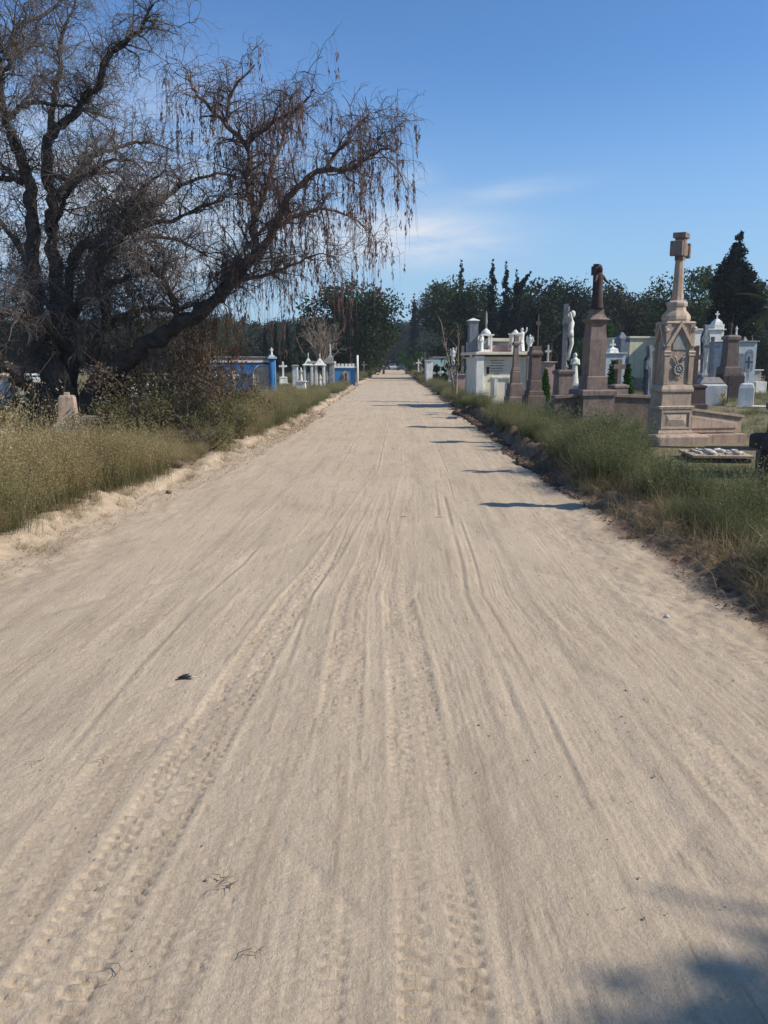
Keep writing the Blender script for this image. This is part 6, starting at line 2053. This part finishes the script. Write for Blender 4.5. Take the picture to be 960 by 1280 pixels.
# undergrowth at the feet of the trees
for row, (Y0, top0) in enumerate(((88, 436), (118, 434))):
    px = 200
    while px < 1000:
        if abs(px - 492) > 24 and not (180 < px < 300) and not (448 < px < 570):
            key = ('low1', 'low2')[tl.integers(0, 2)]
            tree(key, px, Y0 + tl.uniform(-6, 6), top0 + tl.uniform(-4, 6), ('low dark', 'low olive')[key == 'low2'] + (' nearer', ' farther')[row] + ' thicket ' + landmark(px), 'distant_tree', tl.uniform(.9, 1.3), None, 'thicket under the distant tree line')
        px += 34 * tl.uniform(.8, 1.3)
for px, Y, rt_ in ((332, 80, 402), (345, 82, 398), (360, 84, 400), (372, 86, 404)):
    tree('cyp1', px, Y, rt_, ('first', 'second', 'third', 'fourth')[(332, 345, 360, 372).index(px)] + ' thin cypress from the left in the row behind the blue chapel', 'cypress_tree', .9, None, 'cypress row behind the blue chapel')

# the tree behind the photographer's right whose shade reaches the bottom of the picture
tb = thing('shade_tree', 'leafy roadside tree standing to the right of the viewpoint and shading the foreground', 'tree', (10.2, -.45, 0))
bl = []
r_ = np.random.default_rng(33)
for i in range(26):
    bl.append((r_.normal(-.2, .8), r_.normal(-.22, .36), 6.9 + r_.normal(0, .55), r_.uniform(.3, .55)))
o = link('crown', crown_mesh('crown', bl, 9000, .07, 'far_green', 34), tb); o['kind'] = 'stuff'
link('trunk', trunk_mesh('trunk', 7.0, .16, 35, 8), tb)


# ------------------------------------------------------------------ vehicles at the end of the road
def car(px, Y, paint, label, rz):
    b = at(px, 458, Y)
    root = thing('parked_car', label, 'car', (b.x, Y, 0.0), rz)
    body = G()
    # lengthwise outline along y, width x
    side = [(-2.1, .35), (2.1, .35), (2.15, .75), (1.9, 1.0), (-1.1, 1.02), (-2.05, .85), (-2.15, .6)]
    def ext(poly, hw, hw2=None):
        n = len(poly); vs = [(-hw, y, z) for y, z in poly] + [(hw, y, z) for y, z in poly]
        return vs, [tuple(range(n))[::-1], tuple(range(n, 2 * n))] + [(k, (k + 1) % n, n + (k + 1) % n, n + k) for k in range(n)]
    body.add(*ext(side, .86))
    body.build('body', paint, root, .06)
    cab = G(); cab.add(*ext([(-1.1, 1.0), (1.8, 1.0), (1.4, 1.45), (-.4, 1.47)], .72)); cab.build('cabin', paint, root, .08)
    for poly, y in ((None, -1),):
        g = G(); g.add([(-.66, -1.0, 1.05), (.66, -1.0, 1.05), (.6, -.52, 1.40), (-.6, -.52, 1.40)], [(0, 1, 2, 3)])
        o = g.build('windscreen', 'glass', root); o.location.y = -.06
    for s in (-1, 1):
        g = G(); g.add([(s * .735, -.75, 1.06), (s * .735, 1.4, 1.06), (s * .735, 1.2, 1.38), (s * .735, -.4, 1.38)], [(0, 1, 2, 3)]); g.build('side_window', 'glass', root)
        G().ball((s * .62, -2.1, .72), .12, 6, (1, .4, .8)).build('headlight', 'white', root)
        for y in (-1.35, 1.35):
            g = G(); g.tube([(s * .68, y, .32), (s * .9, y, .32)], .32, 14, False); w = g.build('wheel', 'rubber', root)
            G().tube([(s * .885, y, .32), (s * .91, y, .32)], .18, 10, False).build('hub', 'grey', w)
    return root


car(490.5, 200, 'carwhite', 'white fronted car parked in the shade at the end of the road', R(4))
car(502, 185, 'carpaint', 'dark car parked at the right of the road end', R(-8))
# posts at the end of the road
for (px, Y, lab) in ((479.5, 120, 'short brown post at the left corner of the road end'), (508, 118, 'short grey post at the right corner of the road end')):
    b = at(px, 458, Y); t_ = thing('gate_post', lab, 'post', (b.x, Y, 0))
    G().sq([(-.1, .18), (1.05, .16)]).build('post', 'brown' if px < 490 else 'grey', t_)
    G().sq([(1.05, .22), (1.12, .22), (1.2, .1)]).build('post_cap', 'tan_lt', t_)


# ------------------------------------------------------------------ thin warm air
hz = bpy.data.materials.new('thin_air')
hz.use_nodes = True
ht = hz.node_tree
for n in list(ht.nodes): ht.nodes.remove(n)
ho = N(ht, 'ShaderNodeOutputMaterial')
pv = N(ht, 'ShaderNodeVolumePrincipled')
pv.inputs['Color'].default_value = (0.80, 0.88, 1.0, 1)
pv.inputs['Density'].default_value = 0.00045
pv.inputs['Anisotropy'].default_value = 0.2
L(ht, pv.outputs[0], ho.inputs['Volume'])
hb = G().box((0, 1900, 14), (2600, 2300, 15.3)).build('haze', hz)
hb['kind'] = 'stuff'; hb['label'] = 'thin bluish air between the viewer and the distant trees'; hb['category'] = 'haze'

# look-alike distant trees under one landmark: say which, counting from the left
_same = {}
for o in scene.objects:
    if o.get('group') in ('trees of the distant tree line', 'thicket under the distant tree line'):
        _same.setdefault(o['label'], []).append(o)
for lab, os_ in _same.items():
    if len(os_) > 1:
        os_.sort(key=lambda q: q.location.x / q.location.y)
        for i, q in enumerate(os_):
            q['label'] = ('first', 'second', 'third', 'fourth', 'fifth', 'sixth', 'seventh', 'eighth')[min(i, 7)] + ' from left, ' + lab
